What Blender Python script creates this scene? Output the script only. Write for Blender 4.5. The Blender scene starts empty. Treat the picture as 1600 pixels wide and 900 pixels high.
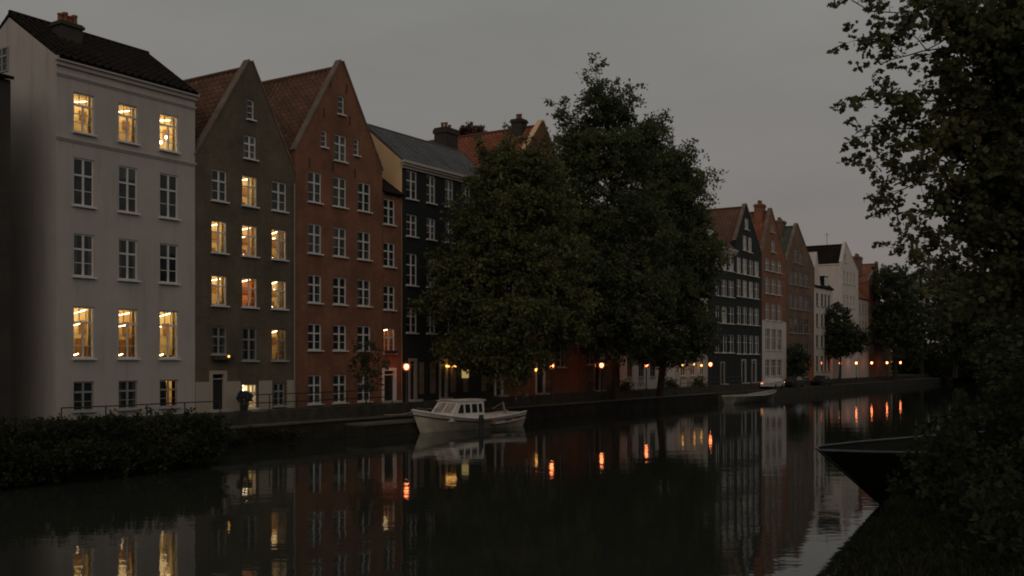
import bpy, math, random
import numpy as np
from mathutils import Vector, Matrix, noise

S = bpy.context.scene
COL = S.collection
R = math.radians
random.seed(11)

# ------------------------------------------------------------------ camera, sky, sun, exposure
H = 4.6                                   # eye height over the water
cam_d = bpy.data.cameras.new('camera')
cam_d.sensor_width = 36.0
cam_d.lens = 36.0
cam_d.shift_y = 113.0 / 1600.0
cam_d.clip_end = 4000
cam = bpy.data.objects.new('camera', cam_d)
cam.location = (0, 0, H)
cam.rotation_euler = (R(90), 0, 0)
COL.objects.link(cam)
S.camera = cam

world = bpy.data.worlds.new('World')
S.world = world
world.use_nodes = True
wn, wl = world.node_tree.nodes, world.node_tree.links
wn.clear()
w_out = wn.new('ShaderNodeOutputWorld')
w_bg = wn.new('ShaderNodeBackground')
sky = wn.new('ShaderNodeTexSky')
sky.sky_type = 'NISHITA'
sky.sun_disc = False
sky.sun_elevation = R(3.0)
sky.sun_rotation = R(183)
sky.air_density = 1.0
sky.dust_density = 2.0
w_hsv = wn.new('ShaderNodeHueSaturation')
w_hsv.inputs['Saturation'].default_value = 0.35
w_hsv.inputs['Value'].default_value = 0.55
w_tc = wn.new('ShaderNodeTexCoord')
w_sep = wn.new('ShaderNodeSeparateXYZ')
w_ramp = wn.new('ShaderNodeValToRGB')      # the overcast deck: a little pinker and darker low down
e = w_ramp.color_ramp.elements
e[0].position = 0.0
e[0].color = (2.30, 2.00, 1.88, 1)
e[1].position = 0.34
e[1].color = (2.54, 2.53, 2.41, 1)
w_noise = wn.new('ShaderNodeTexNoise')
w_noise.inputs['Scale'].default_value = 2.6
w_noise.inputs['Detail'].default_value = 9
w_map = wn.new('ShaderNodeMapping')
w_map.inputs['Scale'].default_value = (1, 1, 3.5)
w_cl = wn.new('ShaderNodeMapRange')
w_cl.inputs['From Min'].default_value = 0.3
w_cl.inputs['From Max'].default_value = 0.7
w_cl.inputs['To Min'].default_value = 0.90
w_cl.inputs['To Max'].default_value = 1.07
w_mul = wn.new('ShaderNodeVectorMath')
w_mul.operation = 'SCALE'
w_mix = wn.new('ShaderNodeMixRGB')
w_mix.inputs['Fac'].default_value = 0.93
wl.new(w_tc.outputs['Generated'], w_sep.inputs[0])
wl.new(w_sep.outputs['Z'], w_ramp.inputs['Fac'])
wl.new(w_tc.outputs['Generated'], w_map.inputs['Vector'])
wl.new(w_map.outputs[0], w_noise.inputs['Vector'])
wl.new(w_noise.outputs['Fac'], w_cl.inputs['Value'])
wl.new(w_ramp.outputs['Color'], w_mul.inputs[0])
wl.new(w_cl.outputs['Result'], w_mul.inputs['Scale'])
wl.new(sky.outputs['Color'], w_hsv.inputs['Color'])
wl.new(w_hsv.outputs['Color'], w_mix.inputs['Color1'])
wl.new(w_mul.outputs[0], w_mix.inputs['Color2'])
wl.new(w_mix.outputs['Color'], w_bg.inputs['Color'])
w_bg.inputs['Strength'].default_value = 0.092
wl.new(w_bg.outputs[0], w_out.inputs[0])

sun_d = bpy.data.lights.new('sun', 'SUN')
sun_d.energy = 0.30
sun_d.angle = R(50)
sun_d.color = (1.0, 0.84, 0.72)
sun = bpy.data.objects.new('sun', sun_d)
sun.rotation_euler = Vector((0.05, 0.85, -0.50)).to_track_quat('-Z', 'Y').to_euler()
COL.objects.link(sun)

S.view_settings.view_transform = 'Standard'
S.view_settings.look = 'None'
S.view_settings.exposure = 0.0
S.view_settings.gamma = 1.0
S.view_settings.use_curve_mapping = False
S.render.engine = 'CYCLES'
S.cycles.max_bounces = 7
S.cycles.diffuse_bounces = 3
S.cycles.glossy_bounces = 4
S.cycles.transparent_max_bounces = 10
S.cycles.sample_clamp_indirect = 2.0
S.cycles.use_denoising = True
S.cycles.filter_width = 1.9
S.cycles.caustics_reflective = False
S.cycles.caustics_refractive = False

# ------------------------------------------------------------------ the street frame
# local x runs along the row of house fronts, local y into the houses (canal at negative y)
TH = math.atan2(0.8384, 0.545)
DV = Vector((0.545, 0.8384, 0))
NV = Vector((-0.8384, 0.545, 0))
P0 = Vector((-18.4, 55.0, 0))
GZ = 1.7                                  # level of the walk in front of the houses


def W(s, y, z):
    return P0 + DV * s + NV * y + Vector((0, 0, z))


def loc(p):
    d = Vector((p[0], p[1], 0)) - P0
    return d.dot(DV), d.dot(NV)


def fD(px):
    return 54.15 / (0.65 - (px - 800) / 1600.0)


def fs(px, g=0.0):                        # where the sight line of a photo column crosses the line g metres before the fronts
    k = (px - 800) / 1600.0
    return (55 * k - 0.545 * k * g + 18.4 - 0.8384 * g) / (0.545 - 0.8384 * k)


def gdep(px, s):                          # how far behind the fronts the sight line of px crosses the plane at s
    k = (px - 800) / 1600.0
    return -(55 * k + 18.4 - s * (0.545 - 0.8384 * k)) / (0.545 * k + 0.8384)


def fz(px, py):
    return H + (563 - py) * fD(px) / 1600.0


def at(px, py, D):
    return Vector(((px - 800) / 1600.0 * D, D, H + (563 - py) / 1600.0 * D))


# ------------------------------------------------------------------ materials


def new_mat(name):
    m = bpy.data.materials.new(name)
    m.use_nodes = True
    nt = m.node_tree
    nt.nodes.clear()
    out = nt.nodes.new('ShaderNodeOutputMaterial')
    b = nt.nodes.new('ShaderNodeBsdfPrincipled')
    nt.links.new(b.outputs[0], out.inputs[0])
    return m, nt, b, out


def uvmap(nt):
    u = nt.nodes.new('ShaderNodeUVMap')
    u.uv_map = 'uv'
    return u.outputs[0]


def noise_col(nt, vec, c1, c2, scale, detail=6, lo=0.35, hi=0.68, rough=0.6):
    n = nt.nodes.new('ShaderNodeTexNoise')
    n.inputs['Scale'].default_value = scale
    n.inputs['Detail'].default_value = detail
    n.inputs['Roughness'].default_value = rough
    nt.links.new(vec, n.inputs['Vector'])
    r = nt.nodes.new('ShaderNodeValToRGB')
    r.color_ramp.elements[0].position = lo
    r.color_ramp.elements[1].position = hi
    r.color_ramp.elements[0].color = (*c1, 1)
    r.color_ramp.elements[1].color = (*c2, 1)
    nt.links.new(n.outputs['Fac'], r.inputs['Fac'])
    return r.outputs['Color'], n.outputs['Fac']


def mixc(nt, a, b, fac, mode='MIX'):
    m = nt.nodes.new('ShaderNodeMixRGB')
    m.blend_type = mode
    for sock, v in ((m.inputs['Fac'], fac), (m.inputs['Color1'], a), (m.inputs['Color2'], b)):
        if hasattr(v, 'is_output'):
            nt.links.new(v, sock)
        elif isinstance(v, (int, float)):
            sock.default_value = v
        else:
            sock.default_value = (*v, 1)
    return m.outputs['Color']


def bump(nt, b, height, strength, dist):
    n = nt.nodes.new('ShaderNodeBump')
    n.inputs['Strength'].default_value = strength
    n.inputs['Distance'].default_value = dist
    nt.links.new(height, n.inputs['Height'])
    nt.links.new(n.outputs[0], b.inputs['Normal'])


def scaled(nt, vec, sc):
    m = nt.nodes.new('ShaderNodeMapping')
    m.inputs['Scale'].default_value = sc
    nt.links.new(vec, m.inputs['Vector'])
    return m.outputs[0]


def plaster(name, c, dirt=(0.35, 0.33, 0.28), amount=0.35):
    m, nt, b, _ = new_mat(name)
    v = uvmap(nt)
    c2 = tuple(x * 0.90 for x in c)
    base, f = noise_col(nt, v, c2, c, 0.5)
    streak, sf = noise_col(nt, scaled(nt, v, (1.6, 0.16, 1)), (0, 0, 0), (1, 1, 1), 1.3, 8, 0.5, 0.78)
    fac = mixc(nt, (0, 0, 0), streak, amount)
    base = mixc(nt, base, dirt, fac)
    nt.links.new(base, b.inputs['Base Color'])
    b.inputs['Roughness'].default_value = 0.85
    g = nt.nodes.new('ShaderNodeTexNoise')
    g.inputs['Scale'].default_value = 18
    nt.links.new(v, g.inputs['Vector'])
    bump(nt, b, g.outputs['Fac'], 0.3, 0.01)
    return m


def brick(name, c1, c2, mortar, bw=0.24, bh=0.078):
    m, nt, b, _ = new_mat(name)
    v = uvmap(nt)
    t = nt.nodes.new('ShaderNodeTexBrick')
    t.inputs['Scale'].default_value = 1.0
    t.inputs['Brick Width'].default_value = bw
    t.inputs['Row Height'].default_value = bh
    t.inputs['Mortar Size'].default_value = 0.009
    t.inputs['Color1'].default_value = (*c1, 1)
    t.inputs['Color2'].default_value = (*c2, 1)
    t.inputs['Mortar'].default_value = (*mortar, 1)
    nt.links.new(v, t.inputs['Vector'])
    n1, f1 = noise_col(nt, v, (0.58, 0.58, 0.60), (1.22, 1.18, 1.12), 0.42, 8, 0.3, 0.7)
    base = mixc(nt, t.outputs['Color'], n1, 0.9, 'MULTIPLY')
    n2, f2 = noise_col(nt, scaled(nt, v, (1.4, 0.3, 1)), (0.7, 0.7, 0.7), (1.1, 1.1, 1.1), 1.7, 7, 0.3, 0.7)
    base = mixc(nt, base, n2, 0.6, 'MULTIPLY')
    nt.links.new(base, b.inputs['Base Color'])
    b.inputs['Roughness'].default_value = 0.9
    bump(nt, b, t.outputs['Fac'], -0.5, 0.01)
    return m


def tiles(name, c1, c2, tw=0.42, th=0.40, rough=0.85, gap=0.05):
    m, nt, b, _ = new_mat(name)
    v = uvmap(nt)
    t = nt.nodes.new('ShaderNodeTexBrick')
    t.offset = 0.0
    t.inputs['Scale'].default_value = 1.0
    t.inputs['Brick Width'].default_value = tw
    t.inputs['Row Height'].default_value = th
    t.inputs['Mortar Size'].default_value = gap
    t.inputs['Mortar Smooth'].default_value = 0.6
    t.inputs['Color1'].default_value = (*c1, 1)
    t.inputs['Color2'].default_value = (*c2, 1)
    t.inputs['Mortar'].default_value = (*[x * 0.30 for x in c1], 1)  # dark joint lines that also put the groove shade into the colour
    nt.links.new(v, t.inputs['Vector'])
    n1, f1 = noise_col(nt, v, (0.6, 0.62, 0.6), (1.2, 1.15, 1.1), 0.7, 8, 0.3, 0.7)
    base = mixc(nt, t.outputs['Color'], n1, 0.9, 'MULTIPLY')
    nt.links.new(base, b.inputs['Base Color'])
    b.inputs['Roughness'].default_value = rough
    bump(nt, b, t.outputs['Fac'], -0.8, 0.03)
    return m


def plain(name, c, rough=0.6, var=0.2, scale=3.0, metal=0.0, coat=0.0):
    m, nt, b, _ = new_mat(name)
    tc = nt.nodes.new('ShaderNodeTexCoord')
    lo = tuple(x * (1 - var) for x in c)
    hi = tuple(min(1, x * (1 + var * 0.5)) for x in c)
    base, f = noise_col(nt, tc.outputs['Object'], lo, hi, scale)
    nt.links.new(base, b.inputs['Base Color'])
    b.inputs['Roughness'].default_value = rough
    b.inputs['Metallic'].default_value = metal
    if coat:
        b.inputs['Coat Weight'].default_value = coat
    return m


def ground_mat(name, c1, c2, scale=1.5):
    m, nt, b, _ = new_mat(name)
    tc = nt.nodes.new('ShaderNodeTexCoord')
    base, f = noise_col(nt, tc.outputs['Object'], c1, c2, scale, 8)
    t = nt.nodes.new('ShaderNodeTexVoronoi')
    t.inputs['Scale'].default_value = 6
    nt.links.new(tc.outputs['Object'], t.inputs['Vector'])
    base = mixc(nt, base, t.outputs['Color'], 0.06, 'OVERLAY')
    nt.links.new(base, b.inputs['Base Color'])
    b.inputs['Roughness'].default_value = 0.85
    bump(nt, b, t.outputs['Distance'], 0.4, 0.03)
    return m


def emit(name, c, strength):
    m, nt, b, out = new_mat(name)
    e = nt.nodes.new('ShaderNodeEmission')
    e.inputs['Color'].default_value = (*c, 1)
    e.inputs['Strength'].default_value = strength
    nt.links.new(e.outputs[0], out.inputs[0])
    return m


def dark_glass(name, c=(0.012, 0.015, 0.016)):
    m, nt, b, _ = new_mat(name)
    tc = nt.nodes.new('ShaderNodeTexCoord')
    base, f = noise_col(nt, tc.outputs['Object'], c, tuple(x * 3 for x in c), 1.1)
    nt.links.new(base, b.inputs['Base Color'])
    b.inputs['Roughness'].default_value = 0.04
    b.inputs['IOR'].default_value = 1.45
    n = nt.nodes.new('ShaderNodeTexNoise')
    n.inputs['Scale'].default_value = 1.6
    nt.links.new(tc.outputs['Object'], n.inputs['Vector'])
    bump(nt, b, n.outputs['Fac'], 0.25, 0.02)
    return m


def clear_glass(name):
    m, nt, b, out = new_mat(name)
    tr = nt.nodes.new('ShaderNodeBsdfTransparent')
    tr.inputs['Color'].default_value = (0.93, 0.93, 0.90, 1)
    gl = nt.nodes.new('ShaderNodeBsdfGlossy')
    gl.inputs['Roughness'].default_value = 0.03
    fr = nt.nodes.new('ShaderNodeFresnel')
    fr.inputs['IOR'].default_value = 1.5
    mx = nt.nodes.new('ShaderNodeMixShader')
    nt.links.new(fr.outputs[0], mx.inputs[0])
    nt.links.new(tr.outputs[0], mx.inputs[1])
    nt.links.new(gl.outputs[0], mx.inputs[2])
    nt.links.new(mx.outputs[0], out.inputs[0])
    return m


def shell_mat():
    m, nt, b, out = new_mat('halo_glow_shell')  # dim red glow put into a thin shell for the halo round a lamp
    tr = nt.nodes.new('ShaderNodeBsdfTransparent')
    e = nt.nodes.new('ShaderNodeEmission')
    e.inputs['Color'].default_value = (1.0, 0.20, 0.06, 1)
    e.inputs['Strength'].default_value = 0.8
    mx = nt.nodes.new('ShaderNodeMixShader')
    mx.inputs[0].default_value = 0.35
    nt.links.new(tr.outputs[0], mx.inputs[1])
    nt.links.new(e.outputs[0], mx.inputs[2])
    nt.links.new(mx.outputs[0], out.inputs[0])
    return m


def leaf_mat(name, c_lo, c_hi, trans=0.35, spec=0.3):
    m, nt, b, out = new_mat(name)
    g = nt.nodes.new('ShaderNodeNewGeometry')
    r = nt.nodes.new('ShaderNodeValToRGB')
    r.color_ramp.elements[0].color = (*c_lo, 1)
    r.color_ramp.elements[1].color = (*c_hi, 1)
    nt.links.new(g.outputs['Random Per Island'], r.inputs['Fac'])
    tc = nt.nodes.new('ShaderNodeTexCoord')
    n1, f = noise_col(nt, tc.outputs['Object'], (0.6, 0.65, 0.6), (1.25, 1.15, 1.0), 0.45, 3, 0.35, 0.65)
    base = mixc(nt, r.outputs['Color'], n1, 1.0, 'MULTIPLY')
    nt.links.new(base, b.inputs['Base Color'])
    b.inputs['Roughness'].default_value = 0.75
    b.inputs['Specular IOR Level'].default_value = spec
    t = nt.nodes.new('ShaderNodeBsdfTranslucent')
    nt.links.new(base, t.inputs['Color'])
    mx = nt.nodes.new('ShaderNodeMixShader')
    mx.inputs[0].default_value = trans
    nt.links.new(b.outputs[0], mx.inputs[1])
    nt.links.new(t.outputs[0], mx.inputs[2])
    nt.links.new(mx.outputs[0], out.inputs[0])
    return m


def water_mat():
    m, nt, b, _ = new_mat('canal_water')
    b.inputs['Base Color'].default_value = (0.023, 0.025, 0.019, 1)
    b.inputs['Roughness'].default_value = 0.012
    b.inputs['IOR'].default_value = 1.25
    tc = nt.nodes.new('ShaderNodeTexCoord')
    a = nt.nodes.new('ShaderNodeTexNoise')
    a.inputs['Scale'].default_value = 0.55
    a.inputs['Detail'].default_value = 3
    nt.links.new(scaled(nt, tc.outputs['Object'], (0.6, 1.0, 1)), a.inputs['Vector'])
    c = nt.nodes.new('ShaderNodeTexNoise')
    c.inputs['Scale'].default_value = 3.2
    c.inputs['Detail'].default_value = 4
    nt.links.new(scaled(nt, tc.outputs['Object'], (0.55, 1.0, 1)), c.inputs['Vector'])
    mm = nt.nodes.new('ShaderNodeMath')
    mm.operation = 'MULTIPLY_ADD'
    mm.inputs[1].default_value = 0.22
    nt.links.new(c.outputs['Fac'], mm.inputs[0])
    nt.links.new(a.outputs['Fac'], mm.inputs[2])
    bump(nt, b, mm.outputs[0], 0.30, 0.034)
    return m


M = dict(
    white=plaster('white_render', (0.50, 0.44, 0.395), (0.24, 0.215, 0.185), 0.5),
    white_far=plaster('pale_render', (0.70, 0.61, 0.54)),
    white_trim=plaster('moulded_trim', (0.50, 0.44, 0.395)),
    cream=plaster('cream_render', (0.55, 0.48, 0.40)),
    plinth=plaster('pale_plinth', (0.44, 0.37, 0.29)),
    ochre=plaster('ochre_render', (0.85, 0.55, 0.28)),
    greybrick=brick('grey_brown_brick', (0.156, 0.117, 0.077), (0.116, 0.089, 0.058), (0.165, 0.14, 0.105)),
    redbrick=brick('red_brick', (0.300, 0.105, 0.048), (0.230, 0.085, 0.040), (0.24, 0.16, 0.11)),
    orangebrick=brick('orange_brick', (0.34, 0.12, 0.055), (0.27, 0.09, 0.04), (0.25, 0.17, 0.11)),
    darkbrick=brick('sooty_brick', (0.06, 0.045, 0.035), (0.045, 0.035, 0.028), (0.07, 0.06, 0.05)),
    brownbrick=brick('brown_brick', (0.23, 0.125, 0.075), (0.18, 0.10, 0.06), (0.22, 0.17, 0.13)),
    black=plaster('blue_black_paint', (0.014, 0.018, 0.019), (0.03, 0.03, 0.025), 0.2),
    dkgreen=plaster('dark_green_paint', (0.013, 0.019, 0.017), (0.03, 0.03, 0.025), 0.2),
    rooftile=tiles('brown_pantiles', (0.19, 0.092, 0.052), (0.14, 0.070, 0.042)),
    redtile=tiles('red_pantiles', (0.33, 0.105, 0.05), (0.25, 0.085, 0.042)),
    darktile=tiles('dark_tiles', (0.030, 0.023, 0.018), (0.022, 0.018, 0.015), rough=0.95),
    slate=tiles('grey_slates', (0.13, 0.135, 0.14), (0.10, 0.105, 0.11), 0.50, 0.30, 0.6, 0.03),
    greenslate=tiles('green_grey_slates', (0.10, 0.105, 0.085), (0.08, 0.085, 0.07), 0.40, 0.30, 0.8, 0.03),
    frame=plain('white_window_paint', (0.72, 0.68, 0.63), 0.5, 0.12),
    dullframe=plain('grey_window_paint', (0.30, 0.28, 0.25), 0.5, 0.15),
    sill=plain('stone_sill', (0.42, 0.39, 0.35), 0.8),
    coping=plain('stone_coping', (0.19, 0.14, 0.10), 0.85, 0.35, 1.2),
    glass=dark_glass('unlit_pane'),
    drape=dark_glass('curtain_behind_glass', (0.045, 0.043, 0.04)),
    blind=dark_glass('curtain_sky_pane', (0.20, 0.18, 0.16)),  # pale curtain tone; on the windscreen it stands for reflected sky
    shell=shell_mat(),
    cgl=clear_glass('clear_pane'),
    room=plain('warm_room_wall', (0.86, 0.72, 0.42), 0.8, 0.15, 0.9),
    roomred=plain('orange_curtain', (0.85, 0.50, 0.25), 0.8, 0.3, 2.5),
    roomtan=plain('tan_room_wall', (0.72, 0.54, 0.27), 0.8, 0.2, 1.4),
    roomw=plain('pale_room_wall', (0.85, 0.70, 0.42), 0.8, 0.1, 0.9),
    wood=plain('dark_furniture', (0.34, 0.18, 0.06), 0.6, 0.3),
    strip=emit('strip_light', (1.0, 0.74, 0.40), 9.0),  # glow of the added fill bar in most lit rooms
    ceil=emit('ceiling_glow', (1.0, 0.74, 0.38), 19.0),
    strip_hot=emit('bright_strip_light', (1.0, 0.82, 0.55), 30.0),
    strip_dim=emit('dim_strip_light', (1.0, 0.64, 0.30), 6.0),
    door=plain('dark_door_paint', (0.020, 0.022, 0.020), 0.45, 0.3),
    doorw=plain('orange_door_paint', (0.42, 0.13, 0.03), 0.45, 0.3),
    iron=plain('dark_iron', (0.030, 0.030, 0.028), 0.55, 0.3, 6),
    pipe=plain('zinc_pipe', (0.25, 0.25, 0.24), 0.4, 0.2, 6),
    pot=plain('clay_chimney_pot', (0.40, 0.17, 0.09), 0.85),
    paving=ground_mat('cobbled_paving', (0.05, 0.044, 0.036), (0.09, 0.08, 0.062)),
    soil=ground_mat('dark_soil', (0.014, 0.015, 0.010), (0.030, 0.030, 0.018)),
    quay=brick('quay_stone', (0.05, 0.044, 0.034), (0.035, 0.030, 0.024), (0.02, 0.02, 0.016), 0.9, 0.4),
    slab=brick('granite_edge', (0.13, 0.115, 0.09), (0.10, 0.09, 0.07), (0.05, 0.05, 0.04), 1.4, 0.6),
    bark=plain('bark', (0.055, 0.042, 0.030), 0.9, 0.4, 4),
    leaf=leaf_mat('chestnut_leaves', (0.085, 0.105, 0.050), (0.22, 0.215, 0.095), 0.45),
    leafdk=leaf_mat('dark_leaves', (0.085, 0.105, 0.058), (0.17, 0.19, 0.092), 0.45),
    leaffg=leaf_mat('maple_leaves', (0.065, 0.078, 0.040), (0.15, 0.145, 0.068), 0.45),
    leaffar=leaf_mat('far_leaves', (0.055, 0.068, 0.040), (0.10, 0.115, 0.062), 0.35),
    leafred=leaf_mat('copper_leaves', (0.10, 0.055, 0.045), (0.24, 0.13, 0.10)),
    grass=leaf_mat('dark_grass', (0.020, 0.024, 0.014), (0.038, 0.042, 0.024), 0.2, 0.03),
    hedge=leaf_mat('hedge_leaves', (0.032, 0.038, 0.024), (0.058, 0.063, 0.038), 0.3, 0.05),
    water=water_mat(),
    lamp=emit('lamp_glow', (1.0, 0.22, 0.08), 18.0),
    lampsmall=emit('small_lamp_glow', (1.0, 0.48, 0.12), 3.2),
    tail=emit('tail_light_glow', (1.0, 0.30, 0.10), 2.0),
    lampshade=emit('shade_glow', (1.0, 0.70, 0.26), 0.36),
    boatw=plain('boat_white_paint', (0.80, 0.72, 0.64), 0.35, 0.14, 1.6),
    boathull=plain('boat_hull_paint', (0.62, 0.55, 0.42), 0.4, 0.28, 1.2),
    boatgrey=plain('boat_grey_paint', (0.26, 0.235, 0.19), 0.5, 0.3, 1.2),
    boatdk=plain('boat_dark_trim', (0.03, 0.028, 0.025), 0.5),
    boatred=plain('faded_red_paint', (0.33, 0.07, 0.05), 0.5),
    barge=plain('tarred_hull', (0.020, 0.021, 0.017), 0.95, 0.3),
    bargerail=plain('worn_grey_rail', (0.11, 0.115, 0.12), 0.6, 0.3),
    timber=plain('wet_timber', (0.045, 0.038, 0.030), 0.7, 0.4, 5),
    rope=plain('rope', (0.35, 0.29, 0.20), 0.9),
    carw=plain('white_car_paint', (0.6, 0.57, 0.54), 0.25, 0.05, 1, 0, 0.5),
    card=plain('dark_car_paint', (0.02, 0.022, 0.025), 0.25, 0.1, 1, 0, 0.5),
    rubber=plain('tyre_rubber', (0.02, 0.02, 0.02), 0.8),
    blue=plain('dusty_blue_canvas', (0.030, 0.050, 0.085), 0.8, 0.3),
)


for k_ in ('barge', 'soil', 'quay', 'paving', 'darktile'):
    M[k_].node_tree.nodes['Principled BSDF'].inputs['Specular IOR Level'].default_value = 0.1


# ------------------------------------------------------------------ mesh helpers
class MB:
    def __init__(self):
        self.v, self.f, self.sm = [], [], []
        self.nov = {}

    def face(self, pts, smooth=False):
        i = len(self.v)
        self.v.extend([tuple(p) for p in pts])
        self.f.append(tuple(range(i, i + len(pts))))
        self.sm.append(smooth)

    def box(self, x0, x1, y0, y1, z0, z1):
        i = len(self.v)
        self.v += [(x0, y0, z0), (x1, y0, z0), (x1, y1, z0), (x0, y1, z0), (x0, y0, z1), (x1, y0, z1), (x1, y1, z1), (x0, y1, z1)]
        for q in ((0, 3, 2, 1), (4, 5, 6, 7), (0, 1, 5, 4), (1, 2, 6, 5), (2, 3, 7, 6), (3, 0, 4, 7)):
            self.f.append(tuple(i + k for k in q))
            self.sm.append(False)

    def grid(self, rows, smooth=True, close_u=False):
        i = len(self.v)
        n = len(rows[0])
        for r in rows:
            self.v.extend([tuple(p) for p in r])
        for a in range(len(rows) - 1):
            for b in range(n if close_u else n - 1):
                b2 = (b + 1) % n
                self.f.append((i + a * n + b, i + a * n + b2, i + (a + 1) * n + b2, i + (a + 1) * n + b))
                self.sm.append(smooth)

    def tube(self, pts, radii, n=8, cap=True):
        rows = []
        pts = [Vector(p) for p in pts]
        for k, p in enumerate(pts):
            t = (pts[min(k + 1, len(pts) - 1)] - pts[max(k - 1, 0)]).normalized()
            a = t.cross(Vector((0.13, 0.31, 0.94)))
            if a.length < 0.05:
                a = t.cross(Vector((1, 0, 0)))
            a.normalize()
            c = t.cross(a)
            r = radii[k] if isinstance(radii, (list, tuple)) else radii
            rows.append([p + (a * math.cos(q) + c * math.sin(q)) * r for q in [2 * math.pi * j / n for j in range(n)]])
        self.grid(rows, True, True)
        if cap:
            self.face(list(reversed(rows[0])))
            self.face(rows[-1])

    def lathe(self, prof, cx=0, cy=0, n=20, sx=1.0, sy=1.0):
        rows = [[(cx + r * sx * math.cos(2 * math.pi * j / n), cy + r * sy * math.sin(2 * math.pi * j / n), z) for j in range(n)] for r, z in prof]
        self.grid(rows, True, True)
        self.face(list(reversed(rows[0])))
        self.face(rows[-1])

    def build(self, name, mat, parent=None, uv=True):
        me = bpy.data.meshes.new(name)
        me.from_pydata(self.v, [], self.f)
        me.polygons.foreach_set('use_smooth', self.sm)
        if uv:
            l = me.uv_layers.new(name='uv')
            dat = np.zeros(len(me.loops) * 2, dtype=np.float32)
            for p in me.polygons:
                n = self.nov.get(p.index, p.normal)
                if abs(n.z) > 0.95:
                    t, b = Vector((1, 0, 0)), Vector((0, 1, 0))
                else:
                    t = Vector((0, 0, 1)).cross(n).normalized()
                    b = n.cross(t)
                for li in p.loop_indices:
                    co = me.vertices[me.loops[li].vertex_index].co
                    dat[2 * li] = co.dot(t)
                    dat[2 * li + 1] = co.dot(b)
            l.data.foreach_set('uv', dat)
        me.materials.append(mat)
        me.update()
        return link(name, me, parent)


def link(name, me, parent=None):
    o = bpy.data.objects.new(name, me)
    COL.objects.link(o)
    if parent is not None:
        o.parent = parent
    return o


def thing(name, label, cat, where, rz=0.0, group=None):
    o = bpy.data.objects.new(name, None)
    COL.objects.link(o)
    o.location = where
    o.rotation_euler = (0, 0, rz)
    o['label'] = label
    o['category'] = cat
    if group:
        o['group'] = group
    return o


def kids(o):
    return [c for c in bpy.data.objects if c.parent == o]


def copy_tree(o, parent=None, ch=None):
    c = o.copy()
    COL.objects.link(c)
    c.parent = parent
    for k in kids(o):
        copy_tree(k, c)
    return c


def structure(o):
    o['kind'] = 'structure'
    return o


# ------------------------------------------------------------------ ground, water, banks
wb = MB()
nx, ny = 2, 2
wb.face([(-900, -400, 0), (900, -400, 0), (900, 1500, 0), (-900, 1500, 0)])
structure(wb.build('canal_water', M['water'], uv=False))


def slab_poly(name, pts, ztop, zbot, mat, skip_bottom=True):
    b = MB()
    b.face([(p[0], p[1], ztop) for p in pts])
    for i in range(len(pts)):
        a, c = pts[i], pts[(i + 1) % len(pts)]
        b.face([(a[0], a[1], zbot), (c[0], c[1], zbot), (c[0], c[1], ztop), (a[0], a[1], ztop)])
    return b.build(name, mat)


def Wp(s, y):
    p = W(s, y, 0)
    return (p.x, p.y)


structure(slab_poly('ground', [Wp(-140, -0.9), Wp(-3.39, -0.9), Wp(-3.39, -1.6), Wp(240, -1.6), Wp(420, 60), Wp(700, 900), Wp(-300, 900), Wp(-140, 60)], GZ, -1.0, M['paving']))
structure(slab_poly('lower_quay', [Wp(-3.38, -3.1), Wp(70, -3.1), Wp(110, -4.2), Wp(238, -5.2), Wp(238, -1.61), Wp(-3.38, -1.61)], 1.0, -1.0, M['paving']))
structure(slab_poly('garden_bank', [Wp(-140, -10.6), Wp(-6.2, -9.8), Wp(-4.6, -8.6), Wp(-3.4, -3.6), Wp(-3.4, -0.91), Wp(-140, -0.91)], 1.25, -1.0, M['soil']))
structure(slab_poly('near_bank', [(-22, -40), (-2.4, 0), (4.67, 14.7), (7.8, 21.2), (9.6, 24.4), (14.5, 28.0), (22, 35), (34, 60), (54, 100), (82, 160), (93, 206), (96, 225), (99, 262), (700, 700), (700, -40)], 1.5, -1.0, M['soil']))

# quay wall with a granite edge
qw = thing('quay_wall', 'low dark stone quay wall with pale granite edge along the far side of the canal', 'wall', W(-3.4, -3.1, 0), TH)
b = MB()
b.box(0, 73.4, -0.22, -0.003, -1.0, 0.96)
b.build('wall_face', M['quay'], qw)
b = MB()
for i in range(48):
    b.box(i * 1.51 + 0.01, i * 1.51 + 1.50, -0.30, 0.35, 0.962 + 0.008 * random.random(), 1.05 + 0.012 * random.random())
b.build('edge_stone', M['slab'], qw)
# stone landing in front of the red house
ld = thing('stone_landing', 'pale stone landing step at the quay below the red brick house', 'landing', W(10.2, -2.9, 0), TH)
b = MB()
b.box(0, 9.2, -2.0, -0.35, -0.8, 0.68)
b.build('landing_block', M['quay'], ld)
b = MB()
for i in range(6):
    b.box(i * 1.54, i * 1.54 + 1.52, -2.08, -0.31, 0.682, 0.80)
b.build('landing_slab', M['slab'], ld)


# ------------------------------------------------------------------ houses
WCACHE = {}


def q5(v):
    return max(0.05, round(v * 20) / 20.0)


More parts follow.
